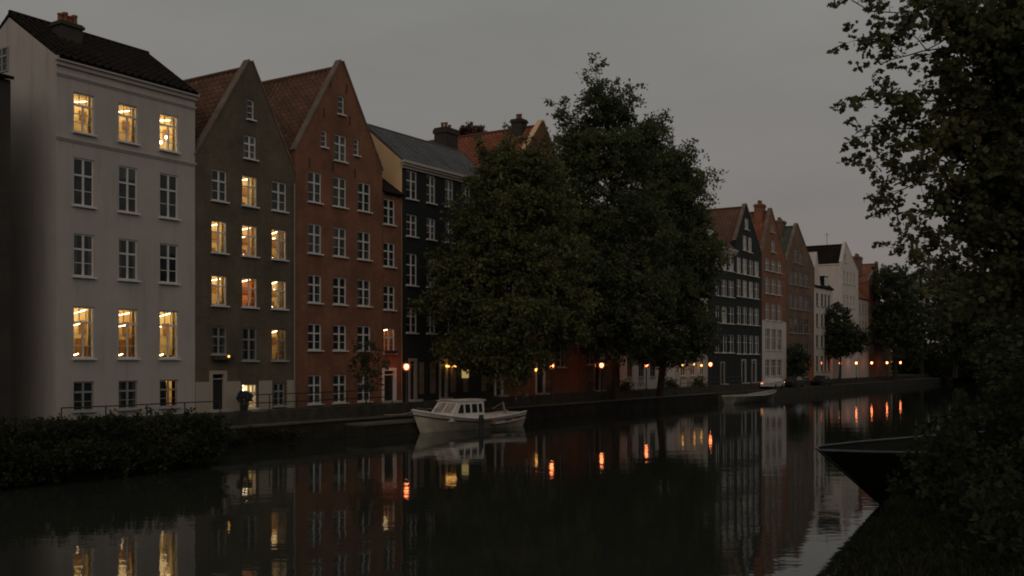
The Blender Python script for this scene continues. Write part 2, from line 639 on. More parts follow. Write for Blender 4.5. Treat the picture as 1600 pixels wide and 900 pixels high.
def window_meshes(w, h, style):
    key = (round(w, 2), round(h, 2), style)
    if key in WCACHE:
        return WCACHE[key]
    f = MB()
    t = 0.075
    d0, d1 = 0.0, 0.07
    f.box(0, t, d0, d1, 0, h)
    f.box(w - t, w, d0, d1, 0, h)
    f.box(t, w - t, d0, d1, h - t, h)
    f.box(t, w - t, d0, d1, 0, t)
    bars_z, bars_x = [], []
    thin = 0.035
    if style == 'cross':
        tz = h * 0.64
        f.box(w / 2 - 0.05, w / 2 + 0.05, d0 - 0.012, d1 - 0.003, t, h - t)
        f.box(t, w / 2 - 0.05, d0 - 0.008, d1 - 0.006, tz - 0.045, tz + 0.045)
        f.box(w / 2 + 0.05, w - t, d0 - 0.008, d1 - 0.006, tz - 0.045, tz + 0.045)
        for zc in (tz * 0.5,):
            f.box(t, w / 2 - 0.05, d0 + 0.015, d1 - 0.015, zc - thin / 2, zc + thin / 2)
            f.box(w / 2 + 0.05, w - t, d0 + 0.015, d1 - 0.015, zc - thin / 2, zc + thin / 2)
    elif style == 'tall':
        tz = h * 0.69
        f.box(w / 2 - 0.045, w / 2 + 0.045, d0 - 0.012, d1 - 0.003, t, tz - 0.05)
        f.box(t, w - t, d0 - 0.015, d1 - 0.004, tz - 0.05, tz + 0.05)
        f.box(w / 3 - thin / 2, w / 3 + thin / 2, d0 + 0.012, d1 - 0.012, tz + 0.05, h - t)
        f.box(2 * w / 3 - thin / 2, 2 * w / 3 + thin / 2, d0 + 0.012, d1 - 0.012, tz + 0.05, h - t)
        for q in (0.36, 0.68):
            f.box(t, w / 2 - 0.045, d0 + 0.015, d1 - 0.015, tz * q - thin / 2, tz * q + thin / 2)
            f.box(w / 2 + 0.045, w - t, d0 + 0.015, d1 - 0.015, tz * q - thin / 2, tz * q + thin / 2)
    elif style == 'sash':
        f.box(w / 2 - 0.05, w / 2 + 0.05, d0 - 0.01, d1 - 0.003, t, h - t)
        f.box(t, w / 2 - 0.05, d0 - 0.005, d1 - 0.006, h * 0.6 - 0.04, h * 0.6 + 0.04)
        f.box(w / 2 + 0.05, w - t, d0 - 0.005, d1 - 0.006, h * 0.6 - 0.04, h * 0.6 + 0.04)
    elif style == 'slit':
        for q in (0.35, 0.68):
            f.box(t, w - t, d0 + 0.01, d1 - 0.01, h * q - thin / 2, h * q + thin / 2)
    p = MB()
    p.face([(t * 0.5, 0.045, t * 0.5), (w - t * 0.5, 0.045, t * 0.5), (w - t * 0.5, 0.045, h - t * 0.5), (t * 0.5, 0.045, h - t * 0.5)])
    s = MB()
    s.box(-0.08, w + 0.08, -0.16, 0.02, -0.085, -0.002)
    WCACHE[key] = (f, p, s)
    return WCACHE[key]


MESHES = {}


def shared(key, mb, name, mat):
    if key not in MESHES:
        o = mb.build(name, mat)
        MESHES[key] = o.data
        bpy.data.objects.remove(o)
    return MESHES[key]


def add_window(root, x0, x1, z0, z1, style, lit, frame='frame', rec=0.07, sill=True):
    if style.endswith('-dull'):
        style, frame = style[:-5], 'dullframe'
    w, h = x1 - x0, z1 - z0
    f, p, s = window_meshes(w, h, style)
    k = (round(w, 2), round(h, 2), style)
    wo = link('window', shared(k + (frame, 'f'), f, 'window', M[frame]), root)
    wo.location = (x0, rec, z0)
    pk = 'glass' if not lit else ('blind' if lit == 'blind' else 'cgl')
    po = link('pane', shared(k + (pk, 'p'), p, 'pane', M[pk]), wo)
    if sill:
        so = link('sill', shared(k + (frame, 's'), s, 'sill', M['sill' if frame != 'frame' else 'frame']), wo)
        so.location = (0, -rec, 0)
    if not lit and random.random() < 0.42:      # a drawn curtain or a half-lowered blind behind the pane
        cb = MB()
        r_ = random.random()
        if r_ < 0.4:
            cb.box(0.08, w - 0.08, 0.040, 0.043, h * random.uniform(0.45, 0.75), h - 0.08)
        else:
            cw = w * random.uniform(0.12, 0.24)
            cb.box(0.08, 0.08 + cw, 0.040, 0.043, 0.08, h - 0.08)
            cb.build('curtain', M['drape'], wo)
            cb = MB()
            cb.box(w - 0.08 - cw, w - 0.08, 0.040, 0.043, 0.08, h - 0.08)
        cb.build('curtain', M['drape'], wo)
    if lit and lit != 'blind':
        wo['label'] = 'window lit from inside with warm yellow light'
        room(wo, w, h, lit)
    return wo


def room(wo, w, h, lit):
    """a real lit room behind the glass: walls, light strips, an added fill bar, some furniture and a curtain"""
    kind = lit
    dpt = 1.45
    ex, ez0, ez1 = 0.28, 0.55, 0.30
    y0 = 0.20
    wall = M['roomred'] if kind == 'red' else (M['roomw'] if kind == 'hot' else random.choice([M['room'], M['roomw'], M['roomtan']]))
    b = MB()
    X0, X1, Z0, Z1 = -0.12, w + 0.92, -ez0, h + ez1
    b.face([(X0, dpt, Z0), (X1, dpt, Z0), (X1, dpt, Z1), (X0, dpt, Z1)])
    b.face([(X0, y0, Z0), (X0, dpt, Z0), (X0, dpt, Z1), (X0, y0, Z1)])
    b.face([(X1, dpt, Z0), (X1, y0, Z0), (X1, y0, Z1), (X1, dpt, Z1)])
    b.face([(X0, y0, Z0), (X1, y0, Z0), (X1, dpt, Z0), (X0, dpt, Z0)])
    b.face([(X0, dpt, Z1), (X1, dpt, Z1), (X1, y0, Z1), (X0, y0, Z1)])
    for q in ([X0, 0.0], [w, X1]):           # inner cheeks of the opening
        b.face([(q[0], y0, Z0), (q[0], y0, Z1), (q[1], y0, Z1), (q[1], y0, Z0)])
    b.face([(0, y0, h), (0, y0, Z1), (w, y0, Z1), (w, y0, h)])
    b.face([(0, y0, Z0), (0, y0, 0), (w, y0, 0), (w, y0, Z0)])
    b.build('room', wall, wo)
    rnd = random.random
    b = MB()
    zc = h + ez1 - 0.10
    if kind == 'low':
        zc = h * 0.95
    tilt = w * (0.12 + 0.08 * rnd())
    xs_ = 0.42 + 0.12 * rnd()
    zs_ = h * (0.84 + 0.06 * rnd())
    b.tube([(xs_ + w * 0.02, 0.62, zs_), (xs_ + w * 0.62, 0.62, zs_ + tilt)], 0.014, 6)
    if kind in ('multi', 'hot'):
        zs_ = h * (0.60 + 0.08 * rnd())
        b.tube([(xs_ + w * 0.0, 0.80, zs_), (xs_ + w * 0.5, 0.80, zs_ + tilt * 0.8)], 0.014, 6)
        b.tube([(xs_ + w * 0.05, 0.7, h * 0.06), (xs_ + w * 0.25, 0.7, h * 0.09)], 0.022, 6)
    c = MB()  # unseen fill bar added above the opening to brighten the room
    c.box(0.1, w + 0.7, 0.55, 0.85, h + 0.22, h + 0.26)
    c.build('unseen_fill_light', M['strip_hot'] if kind == 'hot' else (M['strip_dim'] if kind in ('red', 'dim', 'half') else M['strip']), wo)
    b.build('strip_light', M['strip_hot'] if kind == 'hot' else (M['strip_dim'] if kind in ('half',) else M['ceil']), wo)
    if kind in ('spot', 'spots'):
        b = MB()
        b.lathe([(0.02, h * 0.22), (0.11, h * 0.22 + 0.05), (0.11, h * 0.22 + 0.14), (0.03, h * 0.22 + 0.19)], w * 0.12 + 0.3, 0.5, 12)
        b.lathe([(0.02, h * 0.42), (0.10, h * 0.42 + 0.05), (0.10, h * 0.42 + 0.13), (0.03, h * 0.42 + 0.17)], w * 0.55 + 0.42, 0.7, 12)
        b.build('table_lamp', M['strip_hot'], wo)
    if kind != 'hot':
        b = MB()
        x = X0 + 0.05
        while x < X1 - 0.3:                  # shelves, desks and chair backs of uneven height
            ww = 0.16 + rnd() * 0.30
            if rnd() < 0.62:
                b.box(x, min(X1 - 0.03, x + ww), 1.0 + rnd() * 0.25, 1.40, Z0 + 0.01, Z0 + ez0 + h * (0.06 + (0.40 if kind == 'multi' else 0.20) * rnd()))
            x += ww + 0.05 + rnd() * 0.2
        b.box(X1 - 0.75, X1 - 0.35, 1.38, 1.43, h * 0.52, h * 0.76)
        b.build('furniture', M['wood'], wo)
    b = MB()                                  # gathered curtains at both sides
    for side in (0, 1):
        rows = []
        for zz in (0.0, h * 0.5, h + 0.1):
            row = []
            for i in range(13):
                xx = (i / 12.0) * w * (0.13 if zz else 0.16)
                xx = xx - 0.05 if side == 0 else w + 0.05 - xx
                row.append((xx, 0.28 + 0.03 * math.sin(i * 2.1), zz))
            rows.append(row)
        b.grid(rows)
    b.build('curtain', wall, wo)
    if kind == 'half':                        # a heavy curtain drawn over most of this window
        b = MB()
        b.box(0.02, w * 0.54, 0.22, 0.25, -0.1, h + 0.1)
        b.box(w * 0.85, w + 0.1, 0.22, 0.25, -0.1, h + 0.1)
        b.build('heavy_curtain', M['door'], wo)


def facade(b, knots, holes, y, rev):
    zs = sorted(set([round(k[0], 4) for k in knots] + [round(z, 4) for h in holes for z in (h[2], h[3])]))
    zmin, zmax = knots[0][0], knots[-1][0]

    def lr(z):
        for i in range(len(knots) - 1):
            a, c = knots[i], knots[i + 1]
            if a[0] - 1e-6 <= z <= c[0] + 1e-6 and c[0] > a[0]:
                t = (z - a[0]) / (c[0] - a[0])
                return a[1] + t * (c[1] - a[1]), a[2] + t * (c[2] - a[2])
        return knots[-1][1], knots[-1][2]
    for za, zb in zip(zs[:-1], zs[1:]):
        if za < zmin - 1e-3 or zb > zmax + 1e-3 or zb - za < 1e-4:
            continue
        la, ra = lr(za + 1e-5)
        lb, rb = lr(zb - 1e-5)
        ca, cb = la, lb
        for h in sorted([h for h in holes if h[2] <= za + 1e-4 and h[3] >= zb - 1e-4], key=lambda q: q[0]):
            b.face([(ca, y, za), (h[0], y, za), (h[0], y, zb), (cb, y, zb)])
            ca = cb = h[1]
        b.face([(ca, y, za), (ra, y, za), (rb, y, zb), (cb, y, zb)])
    for x0, x1, z0, z1 in [h[:4] for h in holes]:
        b.face([(x0, y, z0), (x0, y, z1), (x0, y + rev, z1), (x0, y + rev, z0)])
        b.face([(x1, y, z0), (x1, y + rev, z0), (x1, y + rev, z1), (x1, y, z1)])
        b.face([(x0, y, z1), (x1, y, z1), (x1, y + rev, z1), (x0, y + rev, z1)])
        b.face([(x0, y, z0), (x0, y + rev, z0), (x1, y + rev, z0), (x1, y, z0)])


def slope(b, p00, p10, p11, p01, corr=True, tw=0.42, th=0.40, thick=0.12):
    """a tiled roof slope: p00-p10 along the eave, p01-p11 along the ridge; pantile waves are real geometry"""
    p00, p10, p11, p01 = map(Vector, (p00, p10, p11, p01))
    n = (p10 - p00).cross(p01 - p00).normalized()
    if n.z < 0:
        n = -n
    f0 = len(b.f)
    if not corr:
        b.face([p00 + n * 0.0, p10, p11, p01])
    else:
        L = (p10 - p00).length
        Wd = (p01 - p00).length
        nu, nv = max(4, int(L / tw) * 4), max(2, int(Wd / th))
        rows = []
        for j in range(nv):
            for lift, vj in ((0.035, j / nv), (0.0, (j + 0.93) / nv)):
                row = []
                for i in range(nu + 1):
                    u = i / nu
                    a = p00.lerp(p10, u)
                    c = p01.lerp(p11, u)
                    wv = 0.07 * math.sin(i * math.pi / 2) + lift
                    wob = 0.012 * math.sin(i * 0.37 + j * 1.9)
                    row.append(a.lerp(c, vj) + n * (wv + wob))
                rows.append(row)
        rows.append([p01.lerp(p11, i / nu) for i in range(nu + 1)])
        b.grid(rows, smooth=True)
    for q in range(f0, len(b.f)):
        b.nov[q] = n
    lo = -thick
    b.face([p00 + n * lo, p01 + n * lo, p11 + n * lo, p10 + n * lo])
    for a, c in ((p00, p10), (p10, p11), (p11, p01), (p01, p00)):
        b.face([a + n * lo, c + n * lo, c + n * 0.03, a + n * 0.03])


def chimney(roof, x, y, z, w, d, h, mat, pots=3):
    b = MB()
    b.box(x - w / 2, x + w / 2, y - d / 2, y + d / 2, z - 1.2, z + h * 0.80)
    b.box(x - w / 2 - 0.09, x + w / 2 + 0.09, y - d / 2 - 0.09, y + d / 2 + 0.09, z + h * 0.80 + 0.002, z + h * 0.93)
    b.box(x - w / 2 - 0.02, x + w / 2 + 0.02, y - d / 2 - 0.02, y + d / 2 + 0.02, z + h * 0.93 + 0.002, z + h)
    c = b.build('chimney', M[mat], roof)
    if pots:
        b = MB()
        long_y = d > w
        for i in range(pots):
            t = (i + 0.5) / pots - 0.5
            cx, cy = (x, y + t * d * 0.9) if long_y else (x + t * w * 0.9, y)
            hh = 0.42 + 0.12 * (i % 2)
            b.lathe([(0.15, z + h - 0.05), (0.12, z + h + hh * 0.8), (0.15, z + h + hh * 0.82), (0.15, z + h + hh)], cx, cy, 10)
        # pots stand on the stack, one mesh of clay pots
        b.build('chimney_pots', M['pot'], roof)
    return c


def coping_strip(b, x0, z0, x1, z1, y0, y1, t=0.10):
    """a stone strip laid along a sloping gable edge"""
    d = Vector((x1 - x0, 0, z1 - z0)).normalized()
    n = Vector((-d.z, 0, d.x))
    if n.z < 0:
        n = -n
    pts = []
    for (x, z) in ((x0, z0), (x1, z1)):
        for off in (0.002, t):
            for yy in (y0, y1):
                pts.append(Vector((x, yy, z)) + n * off)
    a = pts
    b.face([a[0], a[4], a[6], a[2]])
    b.face([a[1], a[3], a[7], a[5]])
    b.face([a[0], a[1], a[5], a[4]])
    b.face([a[2], a[6], a[7], a[3]])
    b.face([a[0], a[2], a[3], a[1]])
    b.face([a[4], a[5], a[7], a[6]])
    for q in (b.f[-6:]):
        pass


def make_house(name, label, px0, px1, wall, roofmat, front, eave_l, eave_r, peak=None, depth=9.0, wins=(), doors=(), roof='gable',
               corr=False, cat='house', frame='frame', ridge_z=None, side_mat=None, band=None, parapet=True, base=GZ, ridge_t=None, group='canal houses in the row', peak_cap=False):
    """front: list unused; eaves and peak are world heights; windows are (px0, px1, z0, z1, style, lit)"""
    s0, s1 = fs(px0) + 0.012, fs(px1) - 0.012
    w = s1 - s0
    root = thing(name, label, cat, W(s0, 0, base), TH, group)
    el, er = eave_l - base, eave_r - base
    holes = []
    for (a, c, z0, z1, st, lit) in wins:
        x0, x1 = fs(a) - s0, fs(c) - s0
        xc, ww = (x0 + x1) / 2, q5(x1 - x0)
        hh = q5(z1 - z0)
        zc = (z0 + z1) / 2 - base
        holes.append((xc - ww / 2, xc + ww / 2, zc - hh / 2, zc + hh / 2, st, lit))
    dh = []
    for dd in doors:
        x0, x1 = fs(dd[0]) - s0, fs(dd[1]) - s0
        dh.append((x0, x1, 0.04, dd[2] - base, dd[3], dd[4]))
    b = MB()
    if roof == 'gable':
        pxx, pz = fs(peak[0]) - s0, peak[1] - base
        cap = 0.07
        knots = [(-0.4, 0, w), (min(el, er), 0, w)]
        if abs(el - er) > 0.05:
            if el < er:
                t = (er - el) / (pz - el)
                knots.append((er, t * (pxx - cap), w))
            else:
                t = (el - er) / (pz - er)
                knots.append((el, 0, w + t * (pxx + cap - w)))
        knots.append((pz, pxx - cap, pxx + cap))
    else:
        ez = max(el, er)
        knots = [(-0.4, 0, w), (ez, 0, w)]
    facade(b, knots, holes + dh, 0.0, 0.20)
    y1 = depth
    lev_l, lev_r = (el, er)
    if roof == 'gable':
        # back of the raised gable, side walls, rear
        lz, rz = el - 0.15, er - 0.15
        b.face([(0, 0, -0.4), (0, 0, el), (0, 0.35, el), (0, 0.35, -0.4)])
        b.face([(w, 0, -0.4), (w, 0.35, -0.4), (w, 0.35, er), (w, 0, er)])
        b.face([(0, 0.35, -0.4), (0, 0.35, lz), (0, y1, lz), (0, y1, -0.4)])
        b.face([(w, 0.35, -0.4), (w, y1, -0.4), (w, y1, rz), (w, 0.35, rz)])
        b.face([(0, 0.35, min(el, er) - 0.4), (0, 0.35, el), (pxx - cap, 0.35, pz), (pxx + cap, 0.35, pz), (w, 0.35, er), (w, 0.35, min(el, er) - 0.4)])
        b.face([(w, y1, -0.4), (0, y1, -0.4), (0, y1, lz), (pxx, y1, pz - 0.4), (w, y1, rz)])
        # gable top edges
        b.face([(0, 0, el), (pxx - cap, 0, pz), (pxx - cap, 0.35, pz), (0, 0.35, el)])
        b.face([(pxx + cap, 0, pz), (w, 0, er), (w, 0.35, er), (pxx + cap, 0.35, pz)])
    else:
        rt = ridge_t or depth / 2
        rz_ = ridge_z - base
        b.face([(w, y1, -0.4), (0, y1, -0.4), (0, y1, ez), (w, y1, ez)])
        sm = side_mat or wall
        sb = MB() if side_mat else b
        sb.face([(0, 0, -0.4), (0, 0, ez), (0, rt, rz_ - 0.1), (0, y1, ez), (0, y1, -0.4)])
        sb.face([(w, 0, -0.4), (w, y1, -0.4), (w, y1, ez), (w, rt, rz_ - 0.1), (w, 0, ez)])
        if side_mat:
            sb.build('side_wall', M[side_mat], root)
    b.build('wall', M[wall], root)
    # windows and doors
    for h in holes:
        wo = add_window(root, h[0], h[1], h[2], h[3], h[4], h[5], frame)
    for (x0, x1, z0, z1, dm, fr) in dh:
        db = MB()
        db.box(x0 + 0.06, x1 - 0.06, 0.14, 0.19, z0 + 0.005, z1 - 0.36)
        ww = x1 - x0
        for i in range(2):
            for (za, zb) in ((0.15, 0.42), (0.48, 0.92)):
                db.box(x0 + 0.12 + i * (ww - 0.2) / 2, x0 + 0.02 + (i + 1) * (ww - 0.2) / 2, 0.125, 0.138, z0 + (z1 - z0 - 0.36) * za, z0 + (z1 - z0 - 0.36) * zb)
        d = db.build('door', M[dm], root)
        if dm == 'doorw':
            d['label'] = 'orange painted door'
        db = MB()
        db.box(x0 + 0.06, x1 - 0.06, 0.15, 0.165, z1 - 0.30, z1 - 0.06)
        db.build('pane', M['glass'], d)
        fb = MB()
        fb.box(x0 - 0.16, x0 + 0.055, -0.05, 0.12, z0, z1 + 0.14)
        fb.box(x1 - 0.055, x1 + 0.16, -0.05, 0.12, z0, z1 + 0.14)
        fb.box(x0 + 0.056, x1 - 0.056, -0.05, 0.12, z1 - 0.055, z1 + 0.14)
        fb.box(x0 + 0.056, x1 - 0.056, 0.02, 0.12, z1 - 0.36, z1 - 0.30)
        fb.build('door_frame', M[fr], d)
        hb = MB()
        hb.box(x0 + 0.14, x0 + 0.20, 0.08, 0.124, z0 + 1.0, z0 + 1.04)
        hb.build('handle', M['pipe'], d)
        sb = MB()
        sb.box(x0 - 0.2, x1 + 0.2, -0.55, -0.055, -0.02, 0.14)
        sb.build('doorstep', M['sill'], root)
    # roof
    rb = MB()
    if roof == 'gable':
        yb = depth + 0.2
        yf = 0.36
        zr = pz - 0.42
        slope(rb, (-0.03, yb, el - 0.42), (-0.03, yf, el - 0.42), (pxx, yf, zr), (pxx, yb, zr), corr)
        slope(rb, (w + 0.03, yf, er - 0.42), (w + 0.03, yb, er - 0.42), (pxx, yb, zr), (pxx, yf, zr), corr)
        rt_o = rb.build('roof', M[roofmat], root)
        tb = MB()
        tb.tube([(pxx, yf, zr + 0.05), (pxx, yb, zr + 0.05)], 0.13, 8)
        tb.build('ridge_tiles', M[roofmat], rt_o)
        cb = MB()
        coping_strip(cb, -0.02, el, pxx - cap, pz, -0.06, 0.42)
        coping_strip(cb, pxx + cap, pz, w + 0.02, er, -0.06, 0.42)
        if peak_cap:
            cb.box(pxx - cap - 0.05, pxx + cap + 0.05, -0.07, 0.43, pz + 0.004, pz + 0.17)
        cb.build('gable_coping', M[parapet if isinstance(parapet, str) else 'coping'], root)
        root['ridge'] = 0
    else:
        ov = 0.30
        dz = (rz_ - ez) / rt * ov
        slope(rb, (0.0, -ov, ez - dz + 0.16), (w, -ov, ez - dz + 0.16), (w, rt, rz_ + 0.16), (0, rt, rz_ + 0.16), corr)
        slope(rb, (w, depth + ov, ez - dz), (0, depth + ov, ez - dz), (0, rt, rz_ + 0.155), (w, rt, rz_ + 0.155), corr)
        rt_o = rb.build('roof', M[roofmat], root)
        tb = MB()
        tb.tube([(0, rt, rz_ + 0.17), (w, rt, rz_ + 0.17)], 0.12, 8)
        tb.build('ridge_tiles', M[roofmat], rt_o)
    return root, rt_o, s0, w


def zrow(px, ya, yb):
    return fz(px, yb), fz(px, ya)


def gridw(cols, rows, style, lits=None):
    out = []
    lits = lits or {}
    for ri, r in enumerate(rows):
        for ci, c in enumerate(cols):
            st = r[2] if len(r) > 2 else style
            out.append((c[0], c[1], r[0], r[1], st, lits.get((ri, ci))))
    return out


def strip_part(root, name, w, z, h, proj, mat, x0=0.0, steps=1):
    b = MB()
    for i in range(steps):
        p = proj * (i + 1) / steps
        b.box(x0 - p * 0.5, w + p * 0.5 if x0 == 0.0 else w, -p, -0.003 if i == 0 else -0.004, z + h * i / steps + (0.002 if i else 0), z + h * (i + 1) / steps)
    return b.build(name, M[mat], root)


# --- the white rendered house
cols = [(114.5, 147.5), (185, 215.5), (249.5, 278.5)]
px = 131
rows = [zrow(px, 147, 208) + ('tall',), zrow(px, 248, 322) + ('cross',), zrow(px, 366, 432) + ('cross',), zrow(px, 479, 560) + ('tall',), zrow(px, 596, 642) + ('cross-dull',)]
lits = {(0, 0): 'plain', (0, 1): 'plain', (0, 2): 'spots', (3, 0): 'multi', (3, 1): 'multi', (3, 2): 'multi', (4, 2): 'half'}
white, wroof, s0, w = make_house('white_house', 'tall white rendered house with dark tiled roof and six lit windows at the canal end', 88, 305, 'white', 'darktile', None,
                                 fz(305, 146), fz(305, 146), depth=8.4, wins=gridw(cols, rows, 'cross', lits), roof='side', ridge_z=22.0, ridge_t=4.0, corr=True)
ez = fz(305, 146) - GZ
strip_part(white, 'cornice', w, ez - 0.42, 0.40, 0.24, 'white_trim', steps=2)
strip_part(white, 'frieze_moulding', w, fz(305, 172) - GZ, 0.16, 0.09, 'white_trim', steps=2)
strip_part(white, 'string_course', w, fz(305, 260) - GZ, 0.18, 0.10, 'white_trim', steps=2)
# verge mouldings and the gable window on the alley side
b = MB()
for side in (-0.10,):
    coping_strip(b, 0, 0, 1, 0, 0, 0.01)
b = MB()
chimney(wroof, 2.3, 2.6, 19.1, 1.2, 0.8, 1.15, 'darkbrick', 4)
gw = link('gable_window', shared(('gable', 'f'), window_meshes(1.0, 1.25, 'cross')[0], 'gable_window', M['dullframe']), white)
gw.location = (-0.055, 5.05, 17.5)
gw.rotation_euler = (0, 0, R(-90))
po = link('pane', shared(('gable', 'p'), window_meshes(1.0, 1.25, 'cross')[1], 'pane', M['glass']), gw)
po.location = (0, -0.008, 0)

# --- the dark neighbour at the left edge of the row
nb, nroof, s0, w = make_house('dark_house', 'dark brick house at the left end, beyond a narrow alley from the white house', -160, 17, 'darkbrick', 'darktile', None,
                              17.6, 17.6, depth=9.0, wins=[(-110, -85, 4.0, 6.0, 'cross', None), (-60, -35, 4.0, 6.0, 'cross', None), (-110, -85, 8.0, 10.0, 'cross', None), (-60, -35, 8.0, 10.0, 'cross', None)],
                              roof='side', ridge_z=18.6, frame='dullframe')

# --- the grey-brown gabled house
cols = [(331, 354.5), (378.5, 402), (425, 447.5)]
rows = [zrow(343, 266, 314), zrow(343, 345, 395), zrow(343, 430, 477.5), zrow(391, 512.5, 563) + ('cross-dull',)]
lits = {(0, 1): 'plain', (1, 0): 'plain', (1, 1): 'multi', (1, 2): 'multi', (2, 0): 'plain', (2, 1): 'red', (2, 2): 'multi', (3, 2): 'dim'}
wins = gridw(cols, rows, 'cross', lits)
wins = [(wn_ if not (wn_[0] == 331 and abs(wn_[2] - rows[3][0]) < 1e-6) else (331, 354.5, rows[3][0] + 0.35, rows[3][1], 'cross-dull', None)) for wn_ in wins]
wins += [(381, 400.5, *zrow(391, 212, 248.6), 'cross', None), (386.2, 397, *zrow(391.5, 155.6, 187), 'slit', None)]
wins += [(379, 401, *zrow(390, 600, 638), 'cross', 'hot'), (428, 445, *zrow(436, 598.7, 634), 'cross-dull', None)]
grey, groof, gs0, gw_ = make_house('grey_gabled_house', 'grey-brown brick gabled house with lit middle windows, right of the white house', 305, 461, 'greybrick', 'rooftile', None,
                                   15.9, 16.1, (391.5, 22.1), depth=11.5, wins=wins, doors=[(330.5, 350.5, fz(340, 583), 'door', 'plinth')], roof='gable', corr=True)
# the pale painted ground storey
b = MB()
zb = fz(400, 595) - GZ
xs = [0.0]
for a, c in ((330.5, 350.5), (379, 401), (428, 445)):
    xs += [fs(a) - gs0 - 0.17, fs(c) - gs0 + 0.17]
xs.append(gw_)
for i in range(0, len(xs), 2):
    b = MB()
    b.box(xs[i], xs[i + 1], -0.035, -0.003, -0.3, zb)
    b.build('pale_plinth', M['plinth'], grey)
b = MB()
x0 = fs(329) - gs0
b.box(x0, x0 + 1.35, -0.42, -0.12, rows[3][0] - GZ + 0.02, rows[3][0] - GZ + 0.27)
fb_ = b.build('flower_box', M['timber'], grey)
b = MB()
b.lathe([(0.02, 0), (0.055, 0.03), (0.055, 0.09), (0.02, 0.12)], x0 + 0.9, -0.47, 10)
lb = b.build('little_lamp', M['lampsmall'], fb_)
lb.location = (0, 0, rows[3][0] - GZ + 0.16)
b = MB()
xe = gw_ - 0.12
b.tube([(xe, -0.09, 0.1), (xe, -0.09, 15.0 - 1.3)], 0.055, 8)
b.build('drainpipe', M['pipe'], grey)
b = MB()
b.lathe([(0.05, 18.2), (0.09, 18.4), (0.28, 18.9), (0.30, 19.1), (0.24, 19.3), (0.05, 19.4)], 1.5, 9.5, 12)
b.build('roof_vent', M['iron'], groof)

# --- the red gabled house with its narrow side bay
cols = [(481.5, 502.5), (520.5, 541.5), (559, 579)]
rows = [zrow(492, 269, 316), zrow(492, 350, 396), zrow(492, 429.6, 473), zrow(492, 506, 547), zrow(492, 586, 631)]
wins = gridw(cols, rows, 'cross')
wins += [(522.2, 541.5, *zrow(531, 210.5, 252), 'cross', None), (528, 538, *zrow(533, 150, 178.5), 'slit', None),
         (502.3, 511, *zrow(507, 204, 230), 'slit', None), (553, 561, *zrow(557, 217, 242.5), 'slit', None)]
red, rroof, rs0, rw = make_house('red_gabled_house', 'tall red brick gabled house with unlit white-framed windows and brown tiled roof', 461.5, 597.5, 'redbrick', 'rooftile', None,
                                 17.5, 17.5, (534, 24.0), depth=11.5, wins=wins, roof='gable', corr=True)
b = MB()
for (ix, iz) in ((1.2, 15.2), (3.3, 15.3), (5.4, 15.2), (2.5, 18.6), (4.9, 18.6), (3.1, 20.6), (4.6, 20.6)):
    b.box(ix - 0.03, ix + 0.03, -0.05, -0.004, iz - 0.3, iz + 0.3)
b.build('wall_anchors', M['iron'], red)
# side bay
zt = [zrow(608, 311, 351), zrow(608, 379, 417), zrow(608, 446.6, 484), zrow(608, 513, 552)]
wins = [(599.6, 617, a, c, 'cross', 'red' if i == 3 else None) for i, (a, c) in enumerate(zt)]
bay, broof, bs0, bw = make_house('narrow_brick_house', 'narrow red brick house with a lit orange window, squeezed beside the red gable', 598, 627.5, 'redbrick', 'darktile', None,
                                 fz(627, 305), fz(627, 305), depth=6.0, wins=wins, doors=[(599, 616.5, fz(608, 578), 'door', 'frame')], roof='side', ridge_z=18.2, ridge_t=3.0)
b = MB()
x0 = fs(599) - bs0
b.box(x0 - 0.1, x0 + 1.05, -0.40, -0.17, zt[3][0] - GZ - 0.02, zt[3][0] - GZ + 0.20)
b.build('flower_box', M['timber'], bay)

# --- the blue-black house with slate roof
cols = [(635, 651.5), (666.5, 680.5), (695.5, 708.5), (722, 735), (748, 760)]
rows = [zrow(643, 267, 311), zrow(643, 335, 369.5), zrow(643, 396, 446), zrow(643, 480, 520)]
blk, kroof, ks0, kw = make_house('black_house', 'blue-black painted house with grey slate roof and ochre side wall', 628, 772, 'black', 'slate', None,
                                 18.55, 18.55, depth=7.2, wins=gridw(cols, rows, 'cross', {(2, 1): None}), doors=[(640, 649, 4.6, 'door', 'dullframe'), (688, 697, 4.6, 'door', 'dullframe')],
                                 roof='side', ridge_z=21.3, ridge_t=3.3, corr=True, side_mat='ochre')
strip_part(blk, 'cornice', kw, 18.55 - GZ - 0.50, 0.50, 0.40, 'cream', steps=3)
chimney(kroof, fs(697, -4.2) - ks0, 4.2, 19.3, 1.6, 1.2, 2.3, 'darkbrick', 3)
b = MB()
for (a, c) in ((655, 662), (672, 680), (704, 712), (724, 731), (752, 760)):
    x0, x1 = fs(a) - ks0, fs(c) - ks0
    b = MB()
    b.box(x0, x1, -0.03, -0.003, 0.5, 2.75)
    b.build('shopfront_panel', M['coping'], blk)

